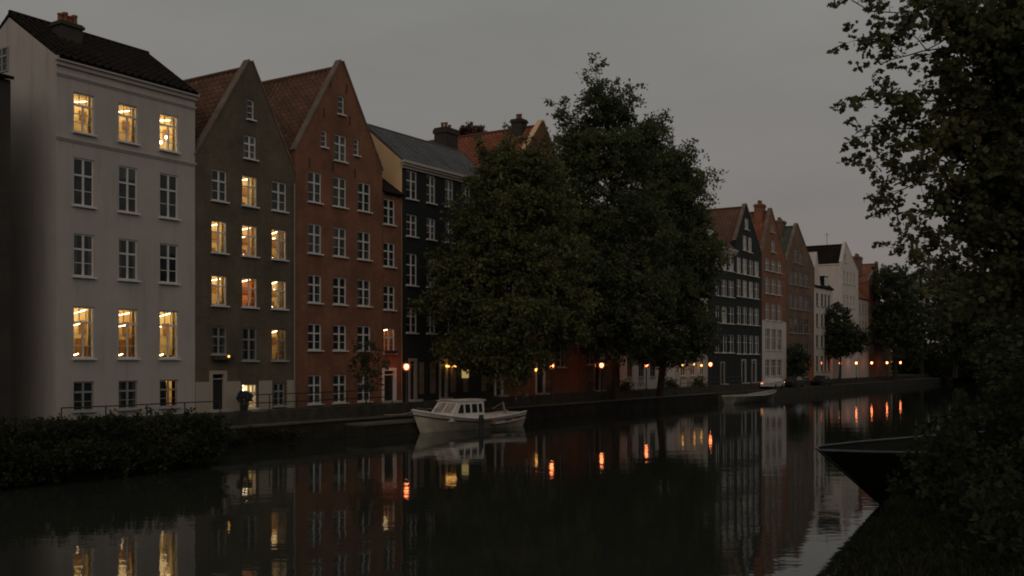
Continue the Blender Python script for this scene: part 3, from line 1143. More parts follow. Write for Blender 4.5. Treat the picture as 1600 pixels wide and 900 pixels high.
# --- the houses half hidden by the trees
cols = [(790, 803), (818, 831), (845, 857), (871, 883)]
rows = [(4.0, 6.0), (7.2, 9.2), (10.4, 12.4), (13.6, 15.4)]
zp = fz(852, 190)
h5, r5, s5, w5 = make_house('orange_roofed_house', 'red brick house with orange pantile roof, mostly hidden by the front tree', 772.5, 905, 'redbrick', 'redtile', None,
                            17.2, 17.2, (848, zp), depth=13.0, wins=gridw(cols, rows, 'cross'), doors=[(838, 850, 4.6, 'door', 'frame'), (766 + 8, 784, 4.6, 'door', 'frame')], roof='gable', corr=True, parapet='ochre')
chimney(r5, fs(848) - s5 - 0.3, gdep(811, fs(848) - 0.3), zp - 2.9, 1.0, 1.0, 1.5, 'darkbrick', 2)
cols = [(918, 928), (938, 948), (957, 966)]
h6, r6, s6, w6 = make_house('brown_house', 'plain brown brick house hidden behind the tall dark tree', 905.5, 968, 'brownbrick', 'darktile', None,
                            16.4, 16.4, depth=9, wins=gridw(cols, [(4.2, 6.0), (7.4, 9.2), (10.6, 12.4), (13.2, 15.0)], 'cross'), roof='side', ridge_z=19.6, doors=[(928.5, 936.5, 4.3, 'door', 'dullframe')])
cols = [(980, 988), (998, 1006), (1016, 1024), (1034, 1042)]
h7, r7, s7, w7 = make_house('pale_hidden_house', 'pale rendered house seen only at street level below the tall dark tree', 968.5, 1055, 'white_far', 'darktile', None,
                            15.5, 15.5, depth=9, wins=gridw(cols, [(2.9, 4.9), (6.3, 8.2), (9.5, 11.4), (12.3, 14.0)], 'cross', {}), roof='side', ridge_z=18.4, frame='dullframe')
cols = [(1064, 1071), (1079, 1086), (1094, 1100)]
h8, r8, s8, w8 = make_house('cream_hidden_house', 'cream house with small yellow lights under its eaves, right of the pale hidden house', 1055.5, 1106, 'cream', 'rooftile', None,
                            15.5, 15.5, depth=9, wins=gridw(cols, [(2.9, 4.9), (6.3, 8.2), (9.5, 11.4), (12.3, 14.0)], 'sash', {}), roof='side', ridge_z=18.2, frame='frame')

# --- dark green pair beyond the trees
cols = [(1116.7, 1124), (1127.5, 1136), (1138.5, 1147)]
rows = [zrow(1132, 396, 422), zrow(1132, 437, 463), zrow(1132, 479, 505), zrow(1132, 523, 551)]
h9, r9, s9, w9 = make_house('dark_green_house', 'dark green house with a pale cornice just beyond the trees', 1106.5, 1149, 'dkgreen', 'rooftile', None,
                            fz(1132, 387), fz(1132, 387), depth=10, wins=gridw(cols, rows, 'sash', {(0, 0): 'blind', (0, 1): 'blind', (0, 2): 'blind', (2, 1): 'blind'}), roof='side', ridge_z=fz(1132, 328) + 0.9, ridge_t=5.0, doors=[(1126, 1131.5, 4.3, 'door', 'dullframe')])
strip_part(h9, 'cornice', w9, fz(1132, 387) - GZ - 0.65, 0.64, 0.34, 'cream', steps=3)
b = MB()
dx = fs(1121) - s9
b.box(dx - 0.6, dx + 0.6, 0.8, 2.8, fz(1132, 382) - GZ, fz(1132, 362) - GZ)
dm = b.build('dormer', M['frame'], r9)
cols = [(1151.5, 1158), (1160.7, 1167.5), (1170.2, 1177), (1179, 1186)]
rows = [zrow(1164, 404, 429), zrow(1168, 439, 465), zrow(1168, 480, 507.5), zrow(1168, 524, 553)]
wins = gridw(cols, rows, 'sash', {(0, 0): 'blind', (0, 1): 'blind', (0, 3): 'blind', (1, 1): 'blind', (1, 2): 'blind'}) + [(1164, 1169.7, *zrow(1167, 341, 359), 'slit', 'blind'), (1161, 1167, *zrow(1164, 367.6, 391.5), 'sash', 'blind'), (1169.3, 1175, *zrow(1172, 370.5, 394.6), 'sash', 'blind')]
h10, r10, s10, w10 = make_house('dark_green_gabled_house', 'dark green gabled house with rows of pale windows beyond the trees', 1149.3, 1190, 'dkgreen', 'rooftile', None,
                                19.3, 18.4, (1165.5, fz(1164, 318)), depth=11, wins=wins, doors=[(1159, 1165, 4.6, 'door', 'sill'), (1175, 1181, 4.6, 'door', 'sill')], roof='gable', corr=False)
cols = [(1195.5, 1202.5), (1205, 1212), (1214.5, 1221)]
rows = [zrow(1199, 403, 422.5), zrow(1199, 433, 458.5), zrow(1199, 473, 500), zrow(1199, 514, 547), zrow(1199, 562, 588)]
wins = gridw(cols, rows, 'sash') + [(1204.5, 1209.5, *zrow(1207, 350, 363), 'slit', None), (1205, 1211, *zrow(1208, 375, 394), 'sash', None)]
h11, r11, s11, w11 = make_house('orange_gabled_house', 'orange-red brick gabled house with white painted lower storeys', 1190.3, 1228, 'orangebrick', 'redtile', None,
                                18.5, 18.2, (1205, fz(1204, 325)), depth=12, wins=wins, roof='gable')
b = MB()
zt_ = fz(1210, 502) - GZ
lows = [(fs(c[0]) - s11 - 0.02, fs(c[1]) - s11 + 0.02, r[0] - GZ - 0.02, r[1] - GZ + 0.02) for r in rows[3:] for c in cols]
b2 = MB()
facade(b2, [(-0.3, 0, w11), (zt_, 0, w11)], lows, -0.045, 0.042)
b2.face([(0, -0.045, zt_), (w11, -0.045, zt_), (w11, -0.003, zt_), (0, -0.003, zt_)])
b2.build('white_lower_storey', M['white_far'], h11)
chimney(r11, fs(1205) - s11 - 0.2, gdep(1188, fs(1205)), fz(1204, 325) - GZ - 1.2, 1.4, 1.1, 1.8, 'orangebrick', 4)
cols = [(1234, 1239.3), (1241.3, 1247.3), (1249.3, 1255.3), (1258, 1264)]
rows = [zrow(1236, 422, 444), zrow(1236, 459, 482), zrow(1236, 496, 520), zrow(1236, 536, 560), zrow(1236, 575, 590)]
wins = gridw(cols, rows, 'sash') + [(1241, 1246.7, *zrow(1244, 389, 410.6), 'sash', None), (1249, 1254.7, *zrow(1252, 394, 413.5), 'sash', None)]
h12, r12, s12, w12 = make_house('brown_gabled_house', 'brown brick gabled house with green-grey slate roof and climbing plant', 1228.3, 1272, 'brownbrick', 'greenslate', None,
                                18.2, 18.2, (1245.5, fz(1244.7, 349)), depth=12, wins=wins[:-10] + wins[-10:], doors=[(1265.2, 1269.5, 4.6, 'doorw', 'doorw')], roof='gable', frame='dullframe')
chimney(r12, fs(1245) - s12 - 0.2, gdep(1219, fs(1245)), fz(1244.7, 349) - GZ - 1.2, 2.0, 1.2, 1.7, 'brownbrick', 3)
cols = [(1275.3, 1279), (1283, 1286.7), (1288.3, 1291.8), (1293.8, 1297.3)]
rows = [zrow(1285, 459, 479), zrow(1285, 491, 511), zrow(1285, 524, 543), zrow(1285, 556, 580)]
h13, r13, s13, w13 = make_house('white_mansard_house', 'white house with dark mansard roof and dormer, left of the tall white gable', 1272.3, 1301, 'white_far', 'darktile', None,
                                fz(1301, 452), fz(1301, 452), depth=9, wins=gridw(cols, rows, 'slit'), roof='side', ridge_z=fz(1290, 430), ridge_t=2.2, frame='dullframe')
b = MB()
zx = fz(1301, 452) - GZ
b.box(6.1, 8.2, 0.3, 2.6, zx - 0.1, zx + 1.9)
dm = b.build('dormer', M['darktile'], r13)
b = MB()
for i in range(2):
    b.box(6.25 + i * 1.0, 7.05 + i * 1.0, 0.24, 0.297, zx + 0.4, zx + 1.7)
b.build('dormer_window', M['frame'], r13)
b = MB()
x0, x1 = 0.05, 3.0
b.face([(x0, -0.02, zx - 0.2), (x1, -0.02, zx - 0.2), (x1, -0.02, zx + 0.5), (1.3, -0.02, fz(1275, 393) - GZ), (x0, -0.02, zx + 2.6)])
b.face([(x1, -0.02, zx - 0.2), (x1, 3.0, zx - 0.2), (x1, 3.0, zx + 0.5), (x1, -0.02, zx + 0.5)])
b.face([(x1, -0.02, zx + 0.5), (x1, 3.0, zx + 0.5), (1.3, 3.0, fz(1275, 393) - GZ), (1.3, -0.02, fz(1275, 393) - GZ)])
b.face([(1.3, -0.02, fz(1275, 393) - GZ), (1.3, 3.0, fz(1275, 393) - GZ), (x0, 3.0, zx + 2.6), (x0, -0.02, zx + 2.6)])
b.build('attic_gable', M['white_far'], h13)
# tall white gable beyond a court
cols = [(1318, 1320.8), (1323.2, 1326), (1328.4, 1331), (1333.4, 1336)]
rows = [zrow(1327, 425, 444), zrow(1327, 462, 480), zrow(1327, 497, 515), zrow(1327, 530, 548)]
h14, r14, s14, w14 = make_house('tall_white_gabled_house', 'tall white gabled house with dark roof and roof aerials far along the canal', 1315, 1341, 'white_far', 'darktile', None,
                                20.4, 19.6, (1321, fz(1320, 378)), depth=17, wins=gridw(cols, rows, 'sash') + [(1319.5, 1322, *zrow(1321, 398, 410), 'slit', None)], roof='gable', frame='frame', parapet='white_far')
for (yy, hh, tw_) in ((9.0, 1.7, 0.9), (3.0, 2.2, 1.1)):
    b = MB()
    xx = fs(1321) - s14
    zz = fz(1320, 378) - GZ - 0.5
    b.tube([(xx, yy, zz), (xx, yy, zz + hh)], 0.035, 6)
    for q in (0.7, 0.95):
        b.tube([(xx - tw_ * q * 0.5, yy, zz + hh * q), (xx + tw_ * q * 0.5, yy, zz + hh * q)], 0.02, 6)
    b.tube([(xx, yy - 0.5, zz + hh * 0.85), (xx, yy + 0.5, zz + hh * 0.85)], 0.02, 6)
    b.build('aerial', M['iron'], r14)
cols = [(1343, 1345.2), (1347.5, 1349.8), (1352, 1354.2)]
rows = [zrow(1348, 475, 490), zrow(1348, 502, 517), zrow(1348, 530, 545)]
h15, r15, s15, w15 = make_house('pale_pink_house', 'pale pinkish house with a steep red-brown roof and chimney near the row end', 1341.3, 1357, 'cream', 'redtile', None,
                                fz(1348, 466), fz(1348, 466), depth=12, wins=gridw(cols, rows, 'sash'), roof='side', ridge_z=fz(1348, 418), ridge_t=6, frame='dullframe')
chimney(r15, fs(1350) - s15, gdep(1339, fs(1350)), fz(1348, 418) - GZ - 0.3, 2.6, 1.2, 2.3, 'brownbrick', 4)
cols = [(1359.5, 1361.5), (1364, 1366), (1368.5, 1370.5)]
rows = [zrow(1364, 482, 498), zrow(1364, 510, 526), zrow(1364, 538, 552)]
h16, r16, s16, w16 = make_house('rust_gabled_house', 'rust-red gabled house at the far end of the row against the trees', 1357.3, 1374, 'orangebrick', 'redtile', None,
                                18.5, 18.5, (1371, fz(1371, 409)), depth=13, wins=gridw(cols, rows, 'sash'), roof='gable', frame='dullframe')
cols = [(1378, 1380), (1383, 1385), (1388, 1390)]
h17, r17, s17, w17 = make_house('low_brown_house', 'low brown house end partly behind the far trees', 1374.3, 1392, 'brownbrick', 'darktile', None,
                                14.0, 14.0, depth=10, wins=gridw(cols, [(4.0, 5.8), (7.2, 9.0), (10.4, 12.2)], 'sash'), roof='side', ridge_z=17.5, frame='dullframe')


# ------------------------------------------------------------------ trees
def leaves_mesh(name, mat, parent, pts, dirs, n, slen, ll, lw, droop, seed, lobed=False, keep=None, spread=0.35):
    rng = np.random.default_rng(seed)
    P = np.repeat(np.asarray(pts, dtype=float), n, axis=0)
    Dd = np.repeat(np.asarray(dirs, dtype=float), n, axis=0)
    N = len(P)
    t = rng.random(N) ** 0.8
    pos = P + Dd * (slen * t)[:, None] + rng.normal(0, spread * slen * 0.5, (N, 3)) * np.array([1, 1, 0.55])
    pos[:, 2] -= droop * slen * t * t
    if keep is not None:
        k = keep(pos)
        pos, Dd = pos[k], Dd[k]
        N = len(pos)
    ax = Dd * 0.6 + rng.normal(0, 0.6, (N, 3))
    ax[:, 2] -= droop
    ax /= np.linalg.norm(ax, axis=1)[:, None]
    up = rng.normal(0, 0.55, (N, 3)) + np.array([0, 0, 0.8])
    side = np.cross(ax, up)
    side /= np.maximum(1e-6, np.linalg.norm(side, axis=1))[:, None]
    nrm = np.cross(side, ax)
    sc = (0.65 + 0.7 * rng.random(N))[:, None]
    L, Wd = ll * sc, lw * sc
    if lobed:
        cs = [(0, 0, 0), (0.28, 0.50, .10), (0.50, 0.28, .04), (0.72, 0.55, .10), (1.0, 0.0, -.08), (0.72, -0.55, .10), (0.50, -0.28, .04), (0.28, -0.50, .10)]
    else:
        cs = [(0, 0, 0), (0.45, 0.5, .08), (1.0, 0.0, -.05), (0.45, -0.5, .08)]
    k = len(cs)
    V = np.empty((N, k, 3))
    for i, (a, c, u) in enumerate(cs):
        V[:, i] = pos + ax * L * a + side * Wd * c + nrm * Wd * u
    me = bpy.data.meshes.new(name)
    me.vertices.add(N * k)
    me.vertices.foreach_set('co', V.reshape(-1).astype(np.float32))
    me.loops.add(N * k)
    me.loops.foreach_set('vertex_index', np.arange(N * k, dtype=np.int32))
    me.polygons.add(N)
    me.polygons.foreach_set('loop_start', (np.arange(N) * k).astype(np.int32))
    me.materials.append(mat)
    me.update()
    me.validate()
    return link(name, me, parent)


def make_tree(name, label, base, lobes, n_twigs, n_leaf, slen, ll, lw, mat, seed, trunk_r=0.3, droop=0.15, lobed=False, keepy=None, group=None, gap=0.0, cat='tree', lean=None, limb_r=0.09, twig_share=0.3, part='crown', up=0.15, pw=0.62, chains=None):
    """lobes: (centre vector in world, rx, rz). Twigs start inside the lobes, limbs reach from the trunk to every lobe."""
    rnd = random.Random(seed)
    base = Vector(base)
    root = thing(name, label, cat, base, 0, group)
    pts, dirs = [], []
    vols = [l[1] * l[1] * l[2] for l in lobes]
    tot = sum(v ** pw for v in vols)
    prev = {}
    for ch in (chains or []):
        for q0, q1 in zip(ch[:-1], ch[1:]):
            prev[q1] = q0
    tb = MB()
    top = max(lobes, key=lambda l: l[0].z)[0] - base
    mid = Vector((0, 0, 0))
    for l in lobes:
        mid += (l[0] - base)
    mid /= len(lobes)
    tp = []
    hgt = top.z * 0.86
    for i in range(9):
        t = i / 8.0
        q = Vector((mid.x * t * 0.9, mid.y * t * 0.9, hgt * t))
        q += Vector((math.sin(t * 5 + seed), math.cos(t * 4 + seed * 2), 0)) * 0.12 * trunk_r * 6 * t
        tp.append(q)
    tb.tube([tp[0] + Vector((0, 0, -0.3))] + tp, [trunk_r * 1.5] + [trunk_r * (1.15 if i == 0 else 1.0) * (1 - 0.86 * i / 8.0) for i in range(9)], 10)
    for li, (c, rx, rz) in enumerate(lobes):
        cl = c - base
        zt = max(hgt * 0.14, min(hgt * 0.9, cl.z - (cl.xy - mid.xy).length * 0.55 - rz * 0.4))
        t = zt / hgt
        st = tp[0].lerp(tp[-1], t) if False else tp[min(7, int(t * 8))].lerp(tp[min(8, int(t * 8) + 1)], t * 8 - int(t * 8))
        m1 = st.lerp(cl, 0.5) + Vector((rnd.uniform(-.3, .3), rnd.uniform(-.3, .3), rnd.uniform(0.0, 0.5))) * rx * 0.35
        r0 = min(limb_r * (0.6 + 0.5 * rx), trunk_r * 0.6)
        if li in prev:
            pc = lobes[prev[li]][0] - base
            m1 = pc.lerp(cl, 0.5) + Vector((rnd.uniform(-.2, .2), rnd.uniform(-.2, .2), rnd.uniform(-.1, .2))) * rx
            ra, rb_ = limb_r * (0.12 + 0.55 * lobes[prev[li]][1]), limb_r * (0.12 + 0.55 * rx)
            tb.tube([pc, m1, cl], [ra, (ra + rb_) / 2, rb_], 6)
        else:
            tb.tube([st, st.lerp(m1, 0.5) + Vector((0, 0, -0.04 * rx)), m1, cl], [r0, r0 * 0.8, r0 * 0.55, r0 * 0.22], 6)
        r0 = min(r0, 0.06 + 0.5 * r0)
        nn = max(3, int(n_twigs * vols[li] ** pw / tot))
        made = tries = 0
        while made < nn and tries < nn * 8:
            tries += 1
            d = Vector((rnd.gauss(0, 1), rnd.gauss(0, 1), rnd.gauss(0, 1))).normalized()
            rad = 0.35 + 0.65 * rnd.random() ** 0.6
            wob = 1.0 + 0.38 * noise.noise(d * 1.9 + Vector((seed * 3.1, li * 1.7, 0)))
            p = cl + Vector((d.x * rx, d.y * rx, d.z * rz)) * rad * wob
            if gap and noise.noise((p + base) * 0.75 / max(0.6, rx * 0.5)) < gap - 0.5 + 0.1 * rad:
                continue
            if keepy is not None and loc(p + base)[1] > keepy:
                continue
            dr = (d + Vector((0, 0, up)) + Vector((rnd.gauss(0, .35), rnd.gauss(0, .35), rnd.gauss(0, .25)))).normalized()
            pts.append(p)
            dirs.append(dr)
            made += 1
            if rnd.random() < twig_share:
                a = m1.lerp(cl, rnd.uniform(0.2, 1.0))
                tb.tube([a, a.lerp(p, 0.55) + Vector((0, 0, 0.06 * rx)), p, p + dr * slen * 0.9], [r0 * 0.30, r0 * 0.20, r0 * 0.12, 0.006], 4, cap=False)
    tb.build('trunk', M['bark'], root, uv=False)
    keep = None
    if keepy is not None:
        bx, by = base.x, base.y

        def keep(pos):
            return ((pos[:, 0] + bx - P0.x) * NV.x + (pos[:, 1] + by - P0.y) * NV.y) < keepy
    leaves_mesh(part, mat, root, [tuple(p) for p in pts], [tuple(d) for d in dirs], n_leaf, slen, ll, lw, droop, seed, lobed, keep)
    return root


def tiers(lobes, seed, k=4, fr=0.56, fz_=0.42):
    rnd = random.Random(seed)
    out = []
    for (c, rx, rz) in lobes:
        if rx < 0.75:
            out.append((c, rx, rz))
            continue
        for i in range(k):
            a = (i + rnd.random()) * 6.283 / k
            q = rx * rnd.uniform(0.35, 0.58)
            out.append((c + Vector((math.cos(a) * q, math.sin(a) * q, rz * rnd.uniform(-0.75, 0.8))), rx * fr * rnd.uniform(0.8, 1.25), max(0.16, rz * fz_ * rnd.uniform(0.8, 1.2))))
    return out


def spikes(lst, D0):
    out = []
    for (a, c, r, n) in lst:
        for i in range(n):
            t = i / max(1, n - 1)
            q = r * (1.1 - 0.85 * t)
            out.append((at(a[0] + (c[0] - a[0]) * t, a[1] + (c[1] - a[1]) * t, D0 + 0.4), max(0.16, q), max(0.14, q * 0.62)))
    return out


def lob(lst, D0):
    return [(at(px, py, D0 + dd), rx, rz) for (px, py, dd, rx, rz) in lst]


# the leafy lighter tree over the white boat's stern
L = lob([(800, 262, 0.5, 1.8, 1.3), (772, 300, 0, 1.8, 1.5), (835, 290, 1.5, 2.3, 1.8), (750, 345, -0.5, 1.7, 1.4), (795, 350, -1, 2.6, 1.9), (855, 355, 1.5, 2.4, 2.0),
         (722, 424, -1.5, 1.6, 1.0), (770, 415, -2, 2.5, 1.7), (830, 420, -1, 2.6, 1.9), (880, 430, 1.5, 2.0, 2.0), (690, 478, -2, 1.5, 1.0), (742, 484, -2.5, 2.1, 1.0),
         (805, 485, -2.5, 2.6, 1.7), (862, 490, 0, 2.3, 1.8), (722, 540, -2.5, 1.5, 0.7), (775, 545, -3, 2.4, 1.3), (806, 540, -2, 1.7, 1.1), (880, 512, 0.5, 1.7, 1.0), (800, 580, -2.5, 1.1, 0.5)], 73)
L += spikes([((740, 345), (703, 366), 0.6, 4), ((695, 405), (668, 446), 0.7, 4), ((695, 468), (655, 482), 0.6, 4), ((705, 535), (678, 560), 0.6, 4), ((770, 260), (748, 228), 0.6, 5), ((795, 250), (800, 206), 0.6, 5), ((825, 260), (830, 214), 0.5, 4), ((850, 265), (852, 222), 0.8, 4), ((765, 300), (733, 282), 0.6, 4), ((740, 440), (690, 425), 0.6, 5), ((770, 520), (720, 505), 0.7, 4), ((830, 300), (880, 285), 0.6, 4)], 73)
make_tree('leafy_tree', 'broad light green leafy tree on the quay behind the white boat', W(26.8, -2.5, 1.0), tiers(L, 5), 3000, 22, 1.0, 0.27, 0.18, M['leaf'], 5, 0.30, 0.34, keepy=-0.5, gap=0.27)
# the tall dark pair
L = lob([(933, 122, 0, 0.4, 1.0), (937, 150, 0, 0.8, 1.3), (938, 190, 0, 1.4, 1.8), (910, 225, 0, 1.5, 1.5), (966, 185, 0.5, 1.1, 1.2), (970, 142, 0.3, 0.5, 0.6), (985, 160, 0.3, 0.4, 0.5), (888, 192, 0.5, 0.7, 0.6), (880, 172, 0.5, 0.3, 0.3), (940, 265, -1, 2.8, 2.3), (885, 265, 0, 1.9, 1.9),
         (992, 240, 1, 2.0, 1.6), (1020, 200, 1, 0.8, 0.5), (1035, 190, 1, 0.35, 0.3), (920, 340, -1, 3.2, 2.8), (985, 320, 0, 3.1, 2.8), (885, 390, 0, 2.4, 2.4), (945, 420, -2, 3.4, 2.8), (1000, 410, 0, 3.0, 2.8), (905, 470, 0, 2.5, 2.0), (955, 510, -1, 3.2, 2.0), (1000, 500, 0, 2.6, 1.8), (922, 526, 0, 1.6, 0.8), (970, 540, 0, 2.2, 0.6)], 86)
L += spikes([((915, 205), (867, 166), 0.7, 5), ((960, 175), (990, 134), 0.6, 4), ((932, 150), (929, 103), 0.5, 4), ((990, 225), (1040, 192), 0.8, 5), ((900, 230), (868, 225), 0.8, 4), ((1000, 265), (1052, 232), 0.8, 4)], 86)
make_tree('tall_tree', 'tallest dark tree with a pointed top in the middle of the row', W(fs(963, 2.7), -2.7, 1.0), tiers(L, 9, 5, 0.6, 0.48), 4300, 22, 1.0, 0.26, 0.18, M['leafdk'], 9, 0.36, 0.12, keepy=-0.5, gap=0.20, up=0.35)
L = lob([(1015, 255, 0, 1.9, 1.5), (1048, 254, 0.5, 1.0, 0.6), (1080, 238, 0.5, 0.5, 0.3), (1045, 305, 0, 2.6, 2.0), (1072, 292, 1, 1.4, 0.9), (1096, 276, 1, 0.45, 0.3), (1015, 340, -1, 2.6, 2.4), (1066, 345, 0, 2.3, 2.0), (1094, 340, 1.5, 0.8, 0.8),
         (1030, 400, -1, 3.2, 2.6), (1085, 415, 0.5, 2.3, 2.4), (1050, 480, -1, 3.2, 2.2), (1010, 505, -1, 2.8, 1.8), (1086, 490, 1, 1.7, 1.8), (1098, 440, 1, 0.9, 1.2), (1060, 540, 0, 2.6, 1.1), (1090, 538, 1, 1.4, 0.8), (1015, 552, 0, 2.2, 0.7)], 93)
L += spikes([((1040, 265), (1050, 196), 0.7, 5), ((1055, 262), (1090, 232), 0.7, 5), ((1075, 295), (1114, 270), 0.7, 5), ((1080, 335), (1116, 303), 0.6, 4), ((1085, 395), (1114, 372), 0.6, 4)], 93)
make_tree('spreading_tree', 'dark spreading tree whose branch tips reach toward the dark green house', W(fs(1031, 2.8), -2.8, 1.0), tiers(L, 21, 5, 0.6, 0.48), 3700, 22, 1.0, 0.26, 0.18, M['leafdk'], 21, 0.34, 0.10, keepy=-0.5, gap=0.18, up=0.25)
# young tree before the red house
L = lob([(572, 548, 0, 0.75, 0.55), (585, 570, 0.3, 0.7, 0.5), (560, 575, -0.2, 0.6, 0.4), (578, 596, 0, 0.6, 0.4)], 63.5)
make_tree('young_tree', 'thin young tree before the red brick ground-floor windows', (at(572, 640, 63.5).x, 63.5, 1.7), L, 190, 12, 0.35, 0.13, 0.09, M['leaffar'], 3, 0.05, 0.1, limb_r=0.025)
# court tree between the white houses
L = lob([(1308, 500, 0, 1.6, 2.0), (1320, 530, -1, 2.2, 2.0), (1304, 540, 0, 1.9, 1.2), (1335, 536, -1, 1.5, 0.9)], 158)
make_tree('court_tree', 'small dark tree before the tall white gabled house', (at(1312, 590, 158).x, 158, 1.7), L, 520, 16, 1.0, 0.42, 0.3, M['leaffar'], 8, 0.2, 0.1)
# climber on the brown house
L = lob([(1240, 552, 0, 1.0, 1.2), (1250, 566, 0, 1.2, 1.0), (1243, 580, 0, 0.9, 0.8)], fD(1245) - 3.4)
make_tree('climbing_plant', 'bushy dark plant growing up the brown gabled house', (at(1246, 590, fD(1245) - 3.4).x, fD(1245) - 3.4, 1.7), L, 200, 14, 0.6, 0.3, 0.22, M['leaffar'], 14, 0.1, 0.1, cat='plant', part='foliage')
# copper tree showing over the roofs
L = lob([(736, 211, 0, 1.2, 0.9), (726, 216, 0, 0.8, 0.8), (747, 214, 0, 0.9, 0.8), (736, 230, 0, 2.0, 1.5)], 112)
make_tree('copper_tree', 'reddish round tree top showing above the orange tiled roof', (at(736, 560, 112).x, 112, 1.7), L, 420, 18, 0.6, 0.26, 0.18, M['leafred'], 31, 0.3, 0.05, limb_r=0.05)
# trees closing the canal at its far end
far = [(1399, 462, 182, 3.4, 'round dark tree just right of the rust-red gable, at the row end'),
       (1440, 470, 214, 5.2, 'wide dark tree closing the far end of the canal'),
       (1492, 474, 190, 5.4, 'dark tree on the opposite bank, first right of the canal end'),
       (1545, 470, 140, 5.0, 'dark bank tree behind the hanging maple branches')]
for i, (px, py, D, r, lab) in enumerate(far):
    sc = D / 160.0
    u = D / 1600.0
    L = []
    rr = random.Random(i + 50)
    for k in range(11):
        a = rr.uniform(0, 6.28)
        q = rr.uniform(0.2, 0.85)
        zz = rr.uniform(0.0, 1.0)
        L.append((at(px + math.cos(a) * q * (24 if i == 0 else 46), 425 + zz * 120 + (8 if abs(math.cos(a) * q) > 0.5 else 0), D + math.sin(a) * 4), 3.1 * (0.7 + 0.5 * rr.random()) * (1.15 - 0.3 * (zz < 0.3)), 2.6))
    p = at(px, 560, D)
    make_tree('bank_tree', lab, (p.x, p.y, 1.6), L, 900, 14, 1.3, 0.55, 0.42, M['leaffar'], 60 + i, 0.4, 0.1, group='dark trees closing the view on the far right')
near = [(72, 143, 6, 'dark bank tree between the fourth and the farthest along the right bank'), (62, 116, 4, 'dark bank tree, fourth from the moored barge, at the narrowing of the canal'), (88, 165, 5, 'dark bank tree farthest along the right bank'), (40, 66, 1, 'dense dark tree on the near bank, trunk behind the moored barge'), (52, 88, 2, 'dense dark bank tree, second behind the moored barge'), (66, 114, 3, 'dense dark bank tree, third behind the moored barge')]
for (X, Y, i, lab) in near:
    rr = random.Random(i + 90)
    L = []
    for k in range(24):
        a = rr.uniform(0, 6.28)
        zz = rr.random()
        q = rr.uniform(1.0, 6.2) * (1.0 - 0.35 * zz)
        L.append((Vector((X - 1.0 + math.cos(a) * q, Y + math.sin(a) * q, 2.8 + zz * 10.5)), 2.6 * (0.75 + 0.5 * rr.random()), 2.1))
    make_tree('bank_tree', lab, (X, Y, 1.5), L, 1500, 16, 1.1, 0.42, 0.32, M['leaffar'], 80 + i, 0.4, 0.12, group='dark trees closing the view on the far right')
for i, (X, Y, k, rz) in enumerate(((58, 62, 1.15, 40), (72, 84, 1.2, 130), (47, 44, 1.1, 220), (38, 26, 1.1, 310), (86, 112, 1.25, 75), (62, 34, 1.2, 170))):  # unseen trees added to darken pane reflections and shade the lower fronts
    src = bpy.data.objects['bank_tree.009'] if 'bank_tree.009' in bpy.data.objects else bpy.data.objects['bank_tree']
    o = copy_tree(src)
    o.location = (X, Y, 1.5)
    o.scale = (k, k, k)
    o.rotation_euler = (0, 0, R(rz))
    o['label'] = 'dark unseen tree added on the right bank to shade the house fronts'
# the big maple hanging in from the right
ml = []
rm = random.Random(77)
ch = []
boughs = [((1700, 40), (1330, 8), 0.5), ((1700, 90), (1345, 60), 0.5), ((1700, 150), (1328, 148), 0.6), ((1700, 200), (1335, 205), 0.55), ((1690, 60), (1440, -10), 0.7),
          ((1680, 250), (1360, 250), 0.55), ((1690, 260), (1368, 312), 0.5), ((1680, 330), (1405, 388), 0.55), ((1690, 330), (1470, 300), 0.8), ((1680, 400), (1440, 425), 0.5), ((1690, 430), (1500, 470), 0.8), ((1690, 120), (1450, 110), 0.8), ((1690, 220), (1480, 200), 0.8), ((1690, 380), (1520, 360), 0.9), ((1700, 60), (1375, 100), 0.6), ((1690, 170), (1400, 175), 0.65), ((1700, -10), (1400, 40), 0.6), ((1690, 300), (1430, 275), 0.6), ((1690, 240), (1420, 225), 0.6), ((1690, 350), (1400, 330), 0.4), ((1700, 20), (1540, 60), 1.0), ((1700, 280), (1560, 260), 1.1)]
for (a, c, r) in boughs:
    n = 11
    ch.append(list(range(len(ml), len(ml) + n)))
    for i in range(n):
        t = i / (n - 1)
        px = a[0] + (c[0] - a[0]) * t
        py = a[1] + (c[1] - a[1]) * t + 12 * math.sin(t * 3.1) * rm.uniform(-1, 0.3)
        q = r * (1.25 - 0.95 * t) * rm.uniform(0.8, 1.2)
        ml.append((px + rm.uniform(-9, 9), py + rm.uniform(-14, 14), (1 - t) * 2.0 + rm.uniform(-.8, .8), max(0.17, q * 0.95), max(0.10, q * 0.46)))
L = lob(ml, 20.5)
make_tree('maple_tree', 'large leafy maple hanging in from the right edge close to the viewer', (18.0, 22.5, 1.5), L, 5600, 15, 0.36, 0.110, 0.105, M['leaffg'], 40, 0.42, 0.15, lobed=True, gap=0.24, limb_r=0.05, twig_share=0.22, up=0.05, pw=0.55, chains=ch)


